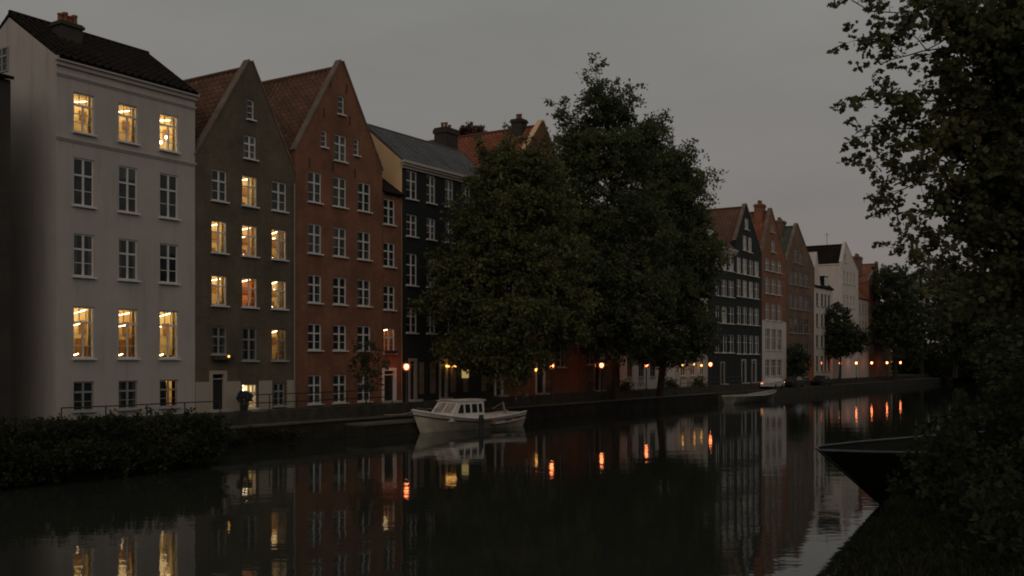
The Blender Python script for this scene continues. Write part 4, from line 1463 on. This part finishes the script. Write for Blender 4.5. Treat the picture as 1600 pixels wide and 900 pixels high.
def make_bush(name, label, cat, spots, n_leaf, slen, ll, lw, mat, seed, group=None, dens=90):
    """spots: (x, y, z0, rx, ry, h) lumps of a hedge or bush"""
    rnd = random.Random(seed)
    o0 = Vector(spots[0][:3])
    root = thing(name, label, cat, o0, 0, group)
    pts, dirs = [], []
    sb = MB()
    for (x, y, z0, rx, ry, h) in spots:
        nn = int(dens * rx * ry * h ** 0.5)
        for _ in range(max(6, nn)):
            d = Vector((rnd.gauss(0, 1), rnd.gauss(0, 1), abs(rnd.gauss(0, 1)) - 0.12)).normalized()
            rad = rnd.uniform(0.3, 1.0)
            pts.append(Vector((x + d.x * rx * rad, y + d.y * ry * rad, z0 + max(0.0, d.z) * h * rad)) - o0)
            dirs.append((d + Vector((0, 0, 0.5))).normalized())
    leaves_mesh('foliage', mat, root, [tuple(p) for p in pts], [tuple(d) for d in dirs], n_leaf, slen, ll, lw, 0.05, seed)
    return root


for i, (px, g, lab) in enumerate(((977, 1.0, 'dark leafy shrub at the left end of the pale house front'), (1048, 1.0, 'dark leafy shrub between the pale and the cream house'), (1092, 1.1, 'dark leafy shrub below the yellow lanterns'))):
    sp = []
    for k in range(4):
        p = W(fs(px, g) + (k - 1.5) * 0.5, -g, GZ)
        sp.append((p.x, p.y, p.z, 0.45, 0.45, 0.7 + 0.5 * ((k * 7 + i) % 3) / 2))
    make_bush('shrub', lab, 'shrub', sp, 10, 0.3, 0.16, 0.11, M['leafdk'], 70 + i, 'shrubs before the pale house fronts', dens=120)
# hedge on the garden bank before the white house
spots = []
rr = random.Random(2)
for i in range(60):
    s = -34 + i * 0.49
    p = W(s, -9.0 + rr.uniform(-.3, .3), 1.2)
    spots.append((p.x, p.y, p.z, 0.8, 0.75, rr.uniform(0.9, 1.2)))
make_bush('hedge', 'long dark hedge on the bank below the white house', 'hedge', spots, 10, 0.35, 0.14, 0.10, M['hedge'], 6, dens=110)
spots = []
for i in range(18):
    s = -18 + i * 0.78
    p = W(s, -1.9 + rr.uniform(-.3, .3), 1.25)
    spots.append((p.x, p.y, p.z, 0.7, 0.5, rr.uniform(0.45, 0.8)))
sp2 = []
for i in range(84):
    s = -34 + i * 0.35
    p = W(s, -10.2 + rr.uniform(-.2, .25) + max(0, s + 6.5) * 0.7, rr.uniform(0.0, 0.9))
    sp2.append((p.x, p.y, p.z, 0.55, 0.5, rr.uniform(0.5, 0.9)))
for i in range(26):
    s = -4.6 + i * 0.42
    p = W(s, -3.3 - rr.uniform(0, .2) - max(0, 3 - i) * 0.9, rr.uniform(0.0, 0.5))
    k_ = max(0.15, 1 - i / 26)
    sp2.append((p.x, p.y, p.z, 0.40 * k_ + 0.08, 0.30 * k_ + 0.08, (0.7 * k_ + 0.15) * rr.uniform(0.6, 1.1)))
make_bush('bank_undergrowth', 'dark overhanging undergrowth between the hedge and the water', 'undergrowth', sp2, 10, 0.4, 0.16, 0.12, M['hedge'], 26, dens=200)
make_bush('low_shrubs', 'low dark shrubs against the foot of the white house', 'shrub', spots, 10, 0.28, 0.12, 0.09, M['hedge'], 16, dens=120)
rg = np.random.default_rng(12)
gp = []
while len(gp) < 5200:
    yy_ = rg.uniform(11, 25)
    xe_ = 4.67 + (yy_ - 14.7) * 0.4815
    gp.append((xe_ + 0.05 + rg.exponential(1.6), yy_, 1.5))
gp = np.array(gp)
gd = rg.normal(0, 0.4, (len(gp), 3)) + np.array([0, 0, 1.0])
gd /= np.linalg.norm(gd, axis=1)[:, None]
go = leaves_mesh('grass', M['grass'], None, gp, gd, 6, 0.10, 0.20, 0.022, 0.0, 12)
go['kind'] = 'stuff'
go['label'] = 'short dark grass on top of the near bank'
for i, (lab, sp) in enumerate((
        ('tall dark bush on the near bank hiding the stern of the barge', [(9.15, 21.8, 1.45, 0.9, 0.9, 1.7), (9.9, 22.4, 1.45, 1.1, 1.0, 2.2), (10.8, 22.6, 1.45, 1.2, 1.1, 2.6), (9.6, 20.8, 1.45, 1.0, 0.9, 1.5)]),
        ('dark bush on the near bank at the right edge under the maple', [(12.0, 22.6, 1.45, 1.4, 1.2, 3.2), (13.2, 22.8, 1.45, 1.4, 1.2, 3.8), (11.2, 21.0, 1.45, 1.2, 1.1, 2.0), (12.6, 20.6, 1.45, 1.4, 1.2, 2.6)]),
        ('low dark bush on the near bank in the bottom right corner', [(9.0, 18.6, 1.45, 0.9, 0.9, 0.9), (8.4, 17.0, 1.45, 0.9, 0.9, 0.8), (10.4, 18.4, 1.45, 1.1, 1.0, 1.4), (9.4, 16.2, 1.45, 1.0, 0.9, 0.9), (7.7, 15.6, 1.45, 0.8, 0.8, 0.6)]))):
    make_bush('bush', lab, 'bush', sp, 14, 0.42, 0.15, 0.11, M['hedge'], 130 + i, 'bushes along the right bank', dens=95)
for i, (X, Y, sc, lab) in enumerate(((22.5, 34.0, 1.5, 'dark bush on the bank behind the barge stern'), (17.0, 26.5, 1.4, 'dark bush on the near bank behind the maple trunk'), (28.0, 46.0, 1.9, 'dark bush on the bank between barge and bank trees'), (38.5, 62.5, 2.2, 'dark bush at the foot of the first bank tree'),
                                     (53.0, 92.0, 2.6, 'dark bush at the foot of the second bank tree'), (84.0, 150.0, 4.5, 'dark bush low on the distant right bank'), (95.0, 205.0, 4.5, 'dark bush at the canal end'), (88.0, 224.0, 4.5, 'broad dark bush filling the canal end below the trees'), (98.0, 232.0, 5.0, 'dark bush behind the canal end'))):
    sp = []
    for k in range(7):
        sp.append((X + rr.uniform(-1, 1) * sc * 1.4, Y + rr.uniform(-1, 1) * sc * 1.6, 1.45, sc, sc, sc * rr.uniform(1.0, 1.6)))
    make_bush('bush', lab, 'bush', sp, 12, 0.5, 0.2 + 0.05 * sc, 0.15 + 0.04 * sc, M['hedge'], 30 + i, 'bushes along the right bank', dens=26 if sc < 3 else 6)


# ------------------------------------------------------------------ street lamps and small lights
def make_lamp():
    root = thing('street_lamp', 'x', 'street lamp', (0, 0, 0), 0, 'street lamps along the quay')
    b = MB()
    b.lathe([(0.11, 0.0), (0.11, 0.25), (0.055, 0.35), (0.045, 2.0), (0.04, 2.3)], 0, 0, 10)
    b.build('post', M['iron'], root)
    b = MB()
    b.lathe([(0.04, 2.40), (0.10, 2.44), (0.145, 2.51), (0.155, 2.59), (0.14, 2.68), (0.08, 2.75)], 0, 0, 16)
    b.build('globe', M['lamp'], root)
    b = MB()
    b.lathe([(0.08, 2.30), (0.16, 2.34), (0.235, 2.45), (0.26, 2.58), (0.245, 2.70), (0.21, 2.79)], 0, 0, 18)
    b.build('halo_shell', M['shell'], root)  # added glowing shell that stands for the lamp's halo
    b = MB()
    b.lathe([(0.27, 2.80), (0.20, 2.86), (0.05, 2.92), (0.02, 3.02)], 0, 0, 14)
    b.build('cap', M['iron'], root)
    return root


lamp0 = make_lamp()
lamps = [(635, 'lit street lamp beside the doorway of the narrow red brick house'), (862, 'lit street lamp under the light green leafy tree'), (940, 'lit street lamp under the tall dark tree'),
         (1010, 'lit street lamp in front of the pale house under the trees'), (1110, 'lit street lamp at the left corner of the dark green house'), (1313, 'lit street lamp below the court tree, leftmost of the far five'),
         (1338, 'lit street lamp second of the far five'), (1362, 'lit street lamp in the middle of the far five'), (1386, 'lit street lamp fourth of the far five'), (1407, 'lit street lamp last and smallest of the far five')]
for i, (px, lab) in enumerate(lamps):
    o = lamp0 if i == 0 else copy_tree(lamp0)
    g = 2.6 if 800 < px < 1200 else 1.35
    s = fs(px, g)
    p = W(s, -g, GZ)
    o.location = p + Vector((0, 0, -0.12))
    o['label'] = lab


def wall_lamp(px, py, kind, label, g=0.28):
    p = W(fs(px, g), -g, 0)
    z = H + (563 - py) / 1600.0 * p.y
    root = thing('wall_lantern', label, 'lantern', (p.x, p.y, z), TH, 'small lanterns on the house fronts')
    b = MB()
    if kind == 'shade':
        b.box(-0.22, 0.22, -0.16, 0.16, -0.32, 0.34)
    elif kind == 'long':
        b.box(-0.55, 0.55, -0.10, 0.10, -0.07, 0.07)
    else:
        b.lathe([(0.03, -0.12), (0.12, -0.07), (0.12, 0.07), (0.04, 0.12)], 0, 0, 12)
    b.build('light_glass', M['lampshade'] if kind == 'shade' else M['lampsmall'], root)
    b = MB()
    b.box(-0.04, 0.04, 0.165 if kind == 'shade' else 0.125, g - 0.004, -0.05, 0.05)
    b.box(-0.1, 0.1, -0.1, 0.1, 0.342 if kind == 'shade' else (0.073 if kind == 'long' else 0.122), 0.40 if kind == 'shade' else 0.16)
    b.build('bracket', M['iron'], root)


wall_lamp(705, 572, 'long', 'bright bar-shaped lantern on the black house front')
wall_lamp(727, 584, 'shade', 'yellow boxy lantern on the right part of the black house front')
wall_lamp(768, 574, 'dot', 'tiny orange lantern at the right corner of the black house')
wall_lamp(838, 578, 'dot', 'tiny yellow lantern by the door of the orange-roofed house')
wall_lamp(1067, 570, 'dot', 'tiny yellow lantern, leftmost on the cream hidden house')
wall_lamp(1085, 569, 'dot', 'tiny yellow lantern in the middle of the cream hidden house')
wall_lamp(1096, 571, 'dot', 'tiny yellow lantern at the right of the cream hidden house')


# ------------------------------------------------------------------ railings
def railing(label, sa, sb_, g, zb, h=0.95, step=1.9, mid=2):
    root = thing('railing', label, 'railing', W(sa, -g, zb), TH, 'iron railings along the quay')
    L_ = sb_ - sa
    n = int(L_ / step)
    for i in range(n + 1):
        x = i * L_ / n
        b = MB()
        b.tube([(x, 0, -0.05), (x, 0, h)], 0.035, 6)
        b.build('post', M['iron'], root)
    for k in range(mid):
        b = MB()
        z = h * (1 - k * 0.5)
        b.tube([(0, 0, z), (L_ * 0.33, 0, z - 0.012), (L_ * 0.66, 0, z + 0.008), (L_, 0, z)], 0.032, 6)
        b.build('rail', M['iron'], root)
    return root


railing('thin dark iron railing in front of the white house', -7.0, 2.6, 1.0, 1.62, 0.72, 2.4, 1)
railing('dark two-bar railing in front of the grey gabled and red brick houses', 3.6, 16.8, 1.5, GZ)
railing('dark railing by the dark green houses', 64.0, 82.0, 1.5, GZ, 0.95, 2.0)

# potted shrub before the bright window
p = W(fs(382, 0.9), -0.9, GZ)
pt = thing('potted_shrub', 'bluish round shrub in a pot in front of the bright ground-floor window', 'potted plant', p, TH)
b = MB()
b.lathe([(0.16, 0.0), (0.24, 0.38), (0.26, 0.40), (0.22, 0.40)], 0, 0, 14)
b.build('pot', M['timber'], pt)
rr = random.Random(4)
pp, dd = [], []
for _ in range(170):
    d = Vector((rr.gauss(0, 1), rr.gauss(0, 1), rr.gauss(0, 1))).normalized()
    pp.append((d.x * 0.34 * rr.uniform(.4, 1), d.y * 0.34 * rr.uniform(.4, 1), 0.80 + d.z * 0.30 * rr.uniform(.4, 1)))
    dd.append(tuple(d))
leaves_mesh('foliage', M['blue'], pt, pp, dd, 8, 0.14, 0.10, 0.07, 0.1, 4)


# ------------------------------------------------------------------ boats
def hull_rows(Lh, B, sheer, draft, flare, bow_rake, stern_w=0.75, n=26, fullness=0.42):
    """cross-section rows from bow (x=0) to stern (x=L): each row port gunwale -> keel -> starboard gunwale"""
    rows = []
    for i in range(n + 1):
        t = i / n
        hb = B / 2 * min(1.0, (math.sin(min(1.0, t / fullness) * math.pi / 2) ** 0.75))
        if t > 0.6:
            hb *= 1 - (1 - stern_w) * ((t - 0.6) / 0.4) ** 2
        hb = max(hb, 0.03)
        sh = sheer(t)
        row = []
        for k in range(-8, 9):
            q = abs(k) / 8.0                       # 0 keel, 1 gunwale
            z = -draft + (sh + draft) * q ** 1.25
            wl = max(0.0, (z + draft) / (sh + draft))
            half = hb * (wl ** (0.42 + flare * (1 - t) * 0.9))
            rake = bow_rake * (1 - wl) * max(0.0, 1 - t * 3.2)
            x = t * Lh + rake
            row.append((x, math.copysign(half, k) if k else 0.0, z))
        rows.append(row)
    return rows


def deck_rows(rows, drop, first=2):
    out = []
    for r in rows[first:]:
        zd = r[0][2] - drop
        half, xx = 0.0, r[0][0]
        for k in range(8):
            a, c = r[k], r[k + 1]
            if c[2] <= zd <= a[2] + 1e-6 and a[2] > c[2]:
                t = (a[2] - zd) / (a[2] - c[2])
                half = abs(a[1] + t * (c[1] - a[1]))
                xx = a[0] + t * (c[0] - a[0])
                break
        half = max(0.01, half - 0.02)
        out.append([(xx, -half, zd), (xx, 0, zd + 0.03), (xx, half, zd)])
    return out


def make_cabin_boat():
    c = W(19.7, -5.6, 0)
    root = thing('cabin_boat', 'white cabin boat with a wheelhouse moored along the quay', 'boat', c, TH + R(-6.0))
    Lh, B = 10.6, 2.7

    def sheer(t):
        return 0.72 + 0.72 * max(0, 1 - t * 1.9) ** 1.6 + 0.36 * max(0, t - 0.55) ** 1.3 * 2.0
    rows = hull_rows(Lh, B, sheer, 0.45, 0.9, 1.0, 0.62, 28, 0.46)
    ox = -Lh / 2
    rows = [[(x + ox, y, z) for (x, y, z) in r] for r in rows]
    b = MB()
    b.grid([r[1:16] for r in rows])
    b.face([rows[-1][k] for k in range(1, 16)])
    b.build('hull', M['boathull'], root)
    b = MB()
    b.grid([r[0:2] for r in rows])
    b.grid([r[15:17] for r in rows])
    b.face([rows[-1][k] for k in (0, 1, 15, 16)])
    b.build('bulwark', M['boatw'], root)
    # rubbing strake and white bulwark cap
    b = MB()
    g = MB()
    for side in (0, 16):
        sg = -1 if side == 0 else 1
        b.tube([Vector(r[1 if side == 0 else 15]) + Vector((0, sg * 0.015, 0)) for r in rows], 0.04, 6)
        g.grid([[Vector(r[side]) + Vector((0, -sg * 0.04 if abs(r[side][1]) > 0.06 else 0, -0.02)), Vector(r[side]) + Vector((0, sg * 0.05, 0.0)), Vector(r[side]) + Vector((0, sg * 0.03, 0.10)), Vector(r[side]) + Vector((0, -sg * 0.10 if abs(r[side][1]) > 0.12 else 0, 0.10))] for r in rows])
    b.build('rubbing_strake', M['boatdk'], root)
    g.build('gunwale', M['boatw'], root)
    # decks
    b = MB()
    dk = []
    for i, r in enumerate(rows):
        t = i / (len(rows) - 1)
        drop = 0.06 if t < 0.60 else 0.42
        dk.append([(r[0][0], r[0][1] * 0.97, r[0][2] - drop), (r[0][0], 0, r[0][2] - drop + 0.05), (r[0][0], r[16][1] * 0.97, r[0][2] - drop)])
    b.grid(dk[:18], smooth=False)
    b.grid(dk[18:], smooth=False)
    b.face([dk[17][0], dk[17][1], dk[17][2], dk[18][2], dk[18][1], dk[18][0]])
    b.build('deck', M['boatw'], root)
    # wheelhouse: raked screen, side windows, crowned roof
    x0, x1, x2, hw = -2.65, -1.85, 0.60, 1.0
    zb, zt = 0.66, 1.94
    base = [(x0 - 0.15, zb), (x0, zb + 0.34), (x1, zt), (x2, zt), (x2, zb)]
    b = MB()
    hb = {0: hw, 1: hw, 2: hw * 0.90, 3: hw * 0.90, 4: hw}
    for sg in (-1, 1):
        pts = [(base[k][0], sg * hb[k], base[k][1]) for k in range(5)]
        b.face(pts if sg < 0 else list(reversed(pts)))
    for k in range(5):
        a, c2 = k, (k + 1) % 5
        b.face([(base[a][0], hb[a], base[a][1]), (base[a][0], -hb[a], base[a][1]), (base[c2][0], -hb[c2], base[c2][1]), (base[c2][0], hb[c2], base[c2][1])])
    cab = b.build('cabin', M['boatw'], root)
    # fore cabin trunk
    b = MB()
    b.grid([[(-3.45, -0.36, 0.9), (-3.45, 0.36, 0.9)], [(-3.45, -0.36, 1.08), (-3.45, 0.36, 1.08)], [(-3.25, -0.42, 1.20), (-3.25, 0.42, 1.20)], [(x0, -0.85, 1.12), (x0, 0.85, 1.12)]], smooth=False)
    for sg in (-1, 1):
        b.face([(-3.45, sg * 0.36, 0.9), (-3.45, sg * 0.36, 1.08), (-3.25, sg * 0.42, 1.20), (x0, sg * 0.85, 1.12), (x0, sg * 0.85, 0.8)])
    b.build('fore_cabin', M['boatw'], root)
    b = MB()
    rws = []
    for xx in (x1 - 0.16, x1, (x1 + x2) / 2, x2, x2 + 0.18):
        rws.append([(xx, (j / 6 - 0.5) * 2 * (hw * 0.97), zt + 0.03 + 0.07 * (1 - (j / 3 - 1) ** 2)) for j in range(7)])
    b.grid(rws)
    b.grid([[(p[0], p[1], p[2] - 0.05) for p in reversed(r)] for r in rws])
    for e_ in (0, -1):
        b.face([*rws[e_], *[(p[0], p[1], p[2] - 0.05) for p in reversed(rws[e_])]])
    for j in (0, 6):
        b.grid([[rws[k][j], (rws[k][j][0], rws[k][j][1], rws[k][j][2] - 0.05)] for k in range(5)])
    b.build('cabin_roof', M['boatw'], root)
    # glazing
    for sg in (-1, 1):
        for (xa, xb, slant) in ((x1 - 0.22, x1 + 0.38, 0.34), (x1 + 0.54, x1 + 1.02, 0), (x1 + 1.20, x1 + 1.72, 0), (x1 + 1.88, x1 + 2.22, 0)):
            b = MB()
            z0_, z1_ = 1.16, 1.72

            def yy(z):
                return sg * (hw - (hw * 0.10) * max(0, (z - zb - 0.34)) / (zt - zb - 0.34) + 0.012)
            q = [(xa, yy(z0_), z0_), (xb, yy(z0_), z0_), (xb, yy(z1_), z1_), (xa + slant, yy(z1_), z1_)]
            b.face(q if sg < 0 else list(reversed(q)))
            b.build('side_window', M['glass'], cab)
    for (ya, yb) in ((-0.80, -0.06), (0.06, 0.80)):
        b = MB()

        def sp(t, y):
            x = x0 + (x1 - x0) * t
            z = zb + 0.34 + (zt - zb - 0.34) * t
            return (x - 0.014, y * (1 - 0.08 * t), z + 0.009)
        b.face([sp(0.2, yb), sp(0.2, ya), sp(0.86, ya), sp(0.86, yb)])
        b.build('windscreen', M['blind'], cab)  # sky reflection put into the pale pane colour
    # cockpit coaming, tiller post, fender, cleats, painted marks
    b = MB()
    for sg in (-1, 1):
        b.box(0.7, 3.6, sg * 0.78 - 0.04, sg * 0.78 + 0.04, 0.55, 0.90)
    b.box(3.602, 3.68, -0.82, 0.82, 0.55, 0.90)
    b.build('coaming', M['boatw'], root)
    b = MB()
    b.tube([(4.35, 0.25, 0.6), (4.05, 0.3, 1.72)], [0.10, 0.07], 8)
    b.tube([(4.2, 0.25, 1.55), (3.9, 0.32, 1.58), (3.0, 0.35, 1.25)], 0.03, 6)
    b.build('stern_post', M['rope'], root)
    b = MB()
    b.tube([(1.05, -1.43, 0.75), (1.05, -1.45, 0.35)], [0.05, 0.075], 8)
    b.build('fender', M['boatred'], root)
    b = MB()
    b.tube([(-2.0, -0.99, 0.93), (-1.7, -1.03, 0.97), (-1.3, -1.0, 0.93)], 0.022, 6)
    b.tube([(-4.7, -0.28, 1.40), (-4.2, -0.5, 1.55), (-3.4, -0.78, 1.45)], 0.018, 6)
    b.tube([(-4.7, 0.28, 1.40), (-4.2, 0.5, 1.55), (-3.4, 0.78, 1.45)], 0.018, 6)
    b.build('grab_rail', M['pipe'], root)
    r22, r25 = rows[23], rows[26]

    def hullpt(i, q):
        r = rows[i]
        a, c2 = Vector(r[1]), Vector(r[2])
        return a.lerp(c2, q) + Vector((0, -0.012, 0))
    b = MB()
    b.face([hullpt(21, 0.9), hullpt(23, 0.9), hullpt(23, 0.35), hullpt(21, 0.35)])
    b.build('dark_mark', M['boatdk'], root)
    b = MB()
    b.face([hullpt(24, 0.8), hullpt(26, 0.8), hullpt(26, 0.35), hullpt(24, 0.35)])
    b.build('red_mark', M['boatred'], root)
    return root


make_cabin_boat()
# bow line to the quay
b = MB()
pa = W(16.2, -4.2, 1.35)
pb = W(14.2, -3.0, 1.12)
b.tube([pa, pa.lerp(pb, 0.5) + Vector((0, 0, -0.12)), pb], 0.03, 6)
o = b.build('mooring_rope', M['rope'])
o['label'] = 'slack rope from the white boat bow to the quay'
o['category'] = 'rope'

p = W(fs(752, 7.9), -7.9, -0.9)
mp = thing('mooring_post', 'dark wooden post standing in the water before the white boat', 'post', p, 0)
b = MB()
b.lathe([(0.15, 0.0), (0.15, 1.9), (0.16, 1.92), (0.13, 2.0)], 0, 0, 12)
b.build('timber', M['timber'], mp)
b = MB()
b.lathe([(0.165, 1.72), (0.175, 1.74), (0.175, 1.80), (0.165, 1.82)], 0, 0, 12)
b.build('iron_band', M['iron'], mp)


def open_boat(name, label, where, rz, Lh, B, sheer, draft, rake, hullm, railm, flare=0.9, fullness=0.4, stern=0.7, thwarts=True, dk=0.35):
    root = thing(name, label, 'boat', where, rz)
    rows = hull_rows(Lh, B, sheer, draft, flare, rake, stern, 26, fullness)
    b = MB()
    b.grid(rows)
    b.face(rows[-1])
    b.build('hull', hullm, root)
    b = MB()
    for side in (0, 16):
        sg = -1 if side == 0 else 1
        b.tube([Vector(r[side]) + Vector((0, 0, 0.03)) for r in rows], 0.04, 6)
    b.tube([rows[-1][0], rows[-1][16]], 0.04, 6)
    b.build('gunwale', railm, root)
    b = MB()
    b.grid(deck_rows(rows, dk), smooth=False)
    b.build('deck', hullm, root)
    if thwarts:
        for k in (9, 14, 19):
            r = rows[k]
            b = MB()
            b.box(r[0][0] - 0.15, r[0][0] + 0.15, r[0][1] * 0.95, r[16][1] * 0.95, r[0][2] - 0.2, r[0][2] - 0.14)
            b.build('thwart', M['timber'], root)
    return root


# the pale boat further along the quay: its bow points away from the viewer
p = W(fs(1146, 6.2), -6.0, 0)
open_boat('open_boat', 'pale open boat lying at the quay before the dark green houses', W(fs(1214, 6.2), -6.0, 0), TH + math.pi, fs(1214, 6.2) - fs(1142, 6.2), 2.3,
          lambda t: 0.62 + 0.5 * max(0, 1 - t * 2) ** 1.5 + 0.2 * t, 0.3, 0.8, M['boatgrey'], M['boathull'])
# the dark barge on the right
bd = Vector((0.79, 0.613, 0))
barge = open_boat('barge', 'big dark wooden barge with a raked bow at the right, near the viewer', (8.9, 29.5, 0), math.atan2(bd.y, bd.x), 15.0, 4.4,
                  lambda t: 1.98 - 0.15 * min(1, t * 4), 0.7, 4.6, M['barge'], M['bargerail'], 0.35, 0.36, 0.85, thwarts=False, dk=1.1)


# ------------------------------------------------------------------ parked cars
def make_car(label, where, rz, paint, tail=False):
    root = thing('parked_car', label, 'car', where, rz, 'cars parked on the quay')
    prof = [(-2.1, 0.35), (-2.1, 0.78), (-1.95, 0.92), (-1.35, 0.98), (-0.7, 1.42), (0.75, 1.45), (1.35, 0.98), (2.0, 0.85), (2.1, 0.6), (2.1, 0.35)]
    b = MB()
    for sg in (-1, 1):
        pts = [(x, sg * (0.85 if z < 1.0 else 0.70), z) for x, z in prof]
        b.face(pts if sg > 0 else list(reversed(pts)))
    for i in range(len(prof)):
        a, c = prof[i], prof[(i + 1) % len(prof)]
        wa, wc = (0.85 if a[1] < 1.0 else 0.70), (0.85 if c[1] < 1.0 else 0.70)
        b.face([(a[0], -wa, a[1]), (a[0], wa, a[1]), (c[0], wc, c[1]), (c[0], -wc, c[1])])
    b.build('body', paint, root)
    b = MB()
    for sg in (-1, 1):
        q = [(-1.2, sg * 0.80, 1.02), (1.2, sg * 0.80, 1.02), (0.7, sg * 0.725, 1.38), (-0.65, sg * 0.725, 1.36)]
        b.face(q if sg < 0 else list(reversed(q)))
    b.build('side_window', M['glass'], root)
    for x in (-1.3, 1.3):
        for y in (-0.78, 0.78):
            b = MB()
            b.tube([(x, y - 0.1, 0.32), (x, y + 0.1, 0.32)], 0.32, 14)
            b.build('wheel', M['rubber'], root)
    for y in (-0.62, 0.62):
        b = MB()
        b.box(-2.13, -2.103, y - 0.12, y + 0.12, 0.66, 0.80)
        b.build('tail_light', M['tail'] if tail and y > 0 else M['boatred'], root)
    return root


make_car('white parked car before the white lower storeys of the orange house', W(fs(1207, 2.6), -2.6, 1.0), TH, M['carw'], True)
make_car('dark parked car in front of the brown gabled house', W(fs(1240, 2.6), -2.6, 1.0), TH, M['card'], True)
make_car('dark parked car in front of the white mansard house', W(fs(1284, 2.6), -2.6, 1.0), TH, M['card'])


# ------------------------------------------------------------------ bicycles leaning on the fronts
def make_bike():
    root = thing('bicycle', 'x', 'bicycle', (0, 0, 0), 0, 'bicycles leaning along the house fronts')
    for x in (-0.52, 0.52):
        b = MB()
        b.tube([(x + 0.33 * math.cos(a), 0, 0.34 + 0.33 * math.sin(a)) for a in [i * math.pi / 9 for i in range(19)]], 0.018, 6)
        for k in range(6):
            a = k * math.pi / 6
            b.tube([(x - 0.32 * math.cos(a), 0, 0.34 - 0.32 * math.sin(a)), (x + 0.32 * math.cos(a), 0, 0.34 + 0.32 * math.sin(a))], 0.003, 3)
        b.build('wheel', M['rubber'], root)
    b = MB()
    for a, c in (((-0.52, 0, .34), (-0.1, 0, .32)), ((-0.1, 0, .32), (-0.22, 0, .86)), ((-0.52, 0, .34), (-0.2, 0, .78)), ((-0.1, 0, .32), (0.36, 0, .80)), ((-0.2, 0, .78), (0.36, 0, .84)), ((0.52, 0, .34), (0.34, 0, .98))):
        b.tube([a, c], 0.02, 6)
    b.build('frame', M['iron'], root)
    b = MB()
    b.box(-0.36, -0.10, -0.07, 0.07, 0.87, 0.93)
    b.build('saddle', M['rubber'], root)
    b = MB()
    b.tube([(0.24, -0.28, 1.0), (0.36, -0.1, 1.02), (0.36, 0.1, 1.02), (0.24, 0.28, 1.0)], 0.015, 6)
    b.build('handlebar', M['pipe'], root)
    return root


bike0 = make_bike()
for i, (px, lab) in enumerate(((857, 'dark bicycle beside the street lamp of the orange-roofed house'), (926, 'dark bicycle by the brown house, left of its street lamp'), (958, 'dark bicycle at the right end of the brown house'), (1003, 'dark bicycle before the pale hidden house'), (1040, 'dark bicycle near the tree trunk by the pale hidden house'))):
    o = bike0 if i == 0 else copy_tree(bike0)
    p = W(fs(px, 0.75), -0.75, GZ)
    o.location = p
    o.rotation_euler = (R(-9), 0, TH + R(random.uniform(-8, 8)))
    o['label'] = lab
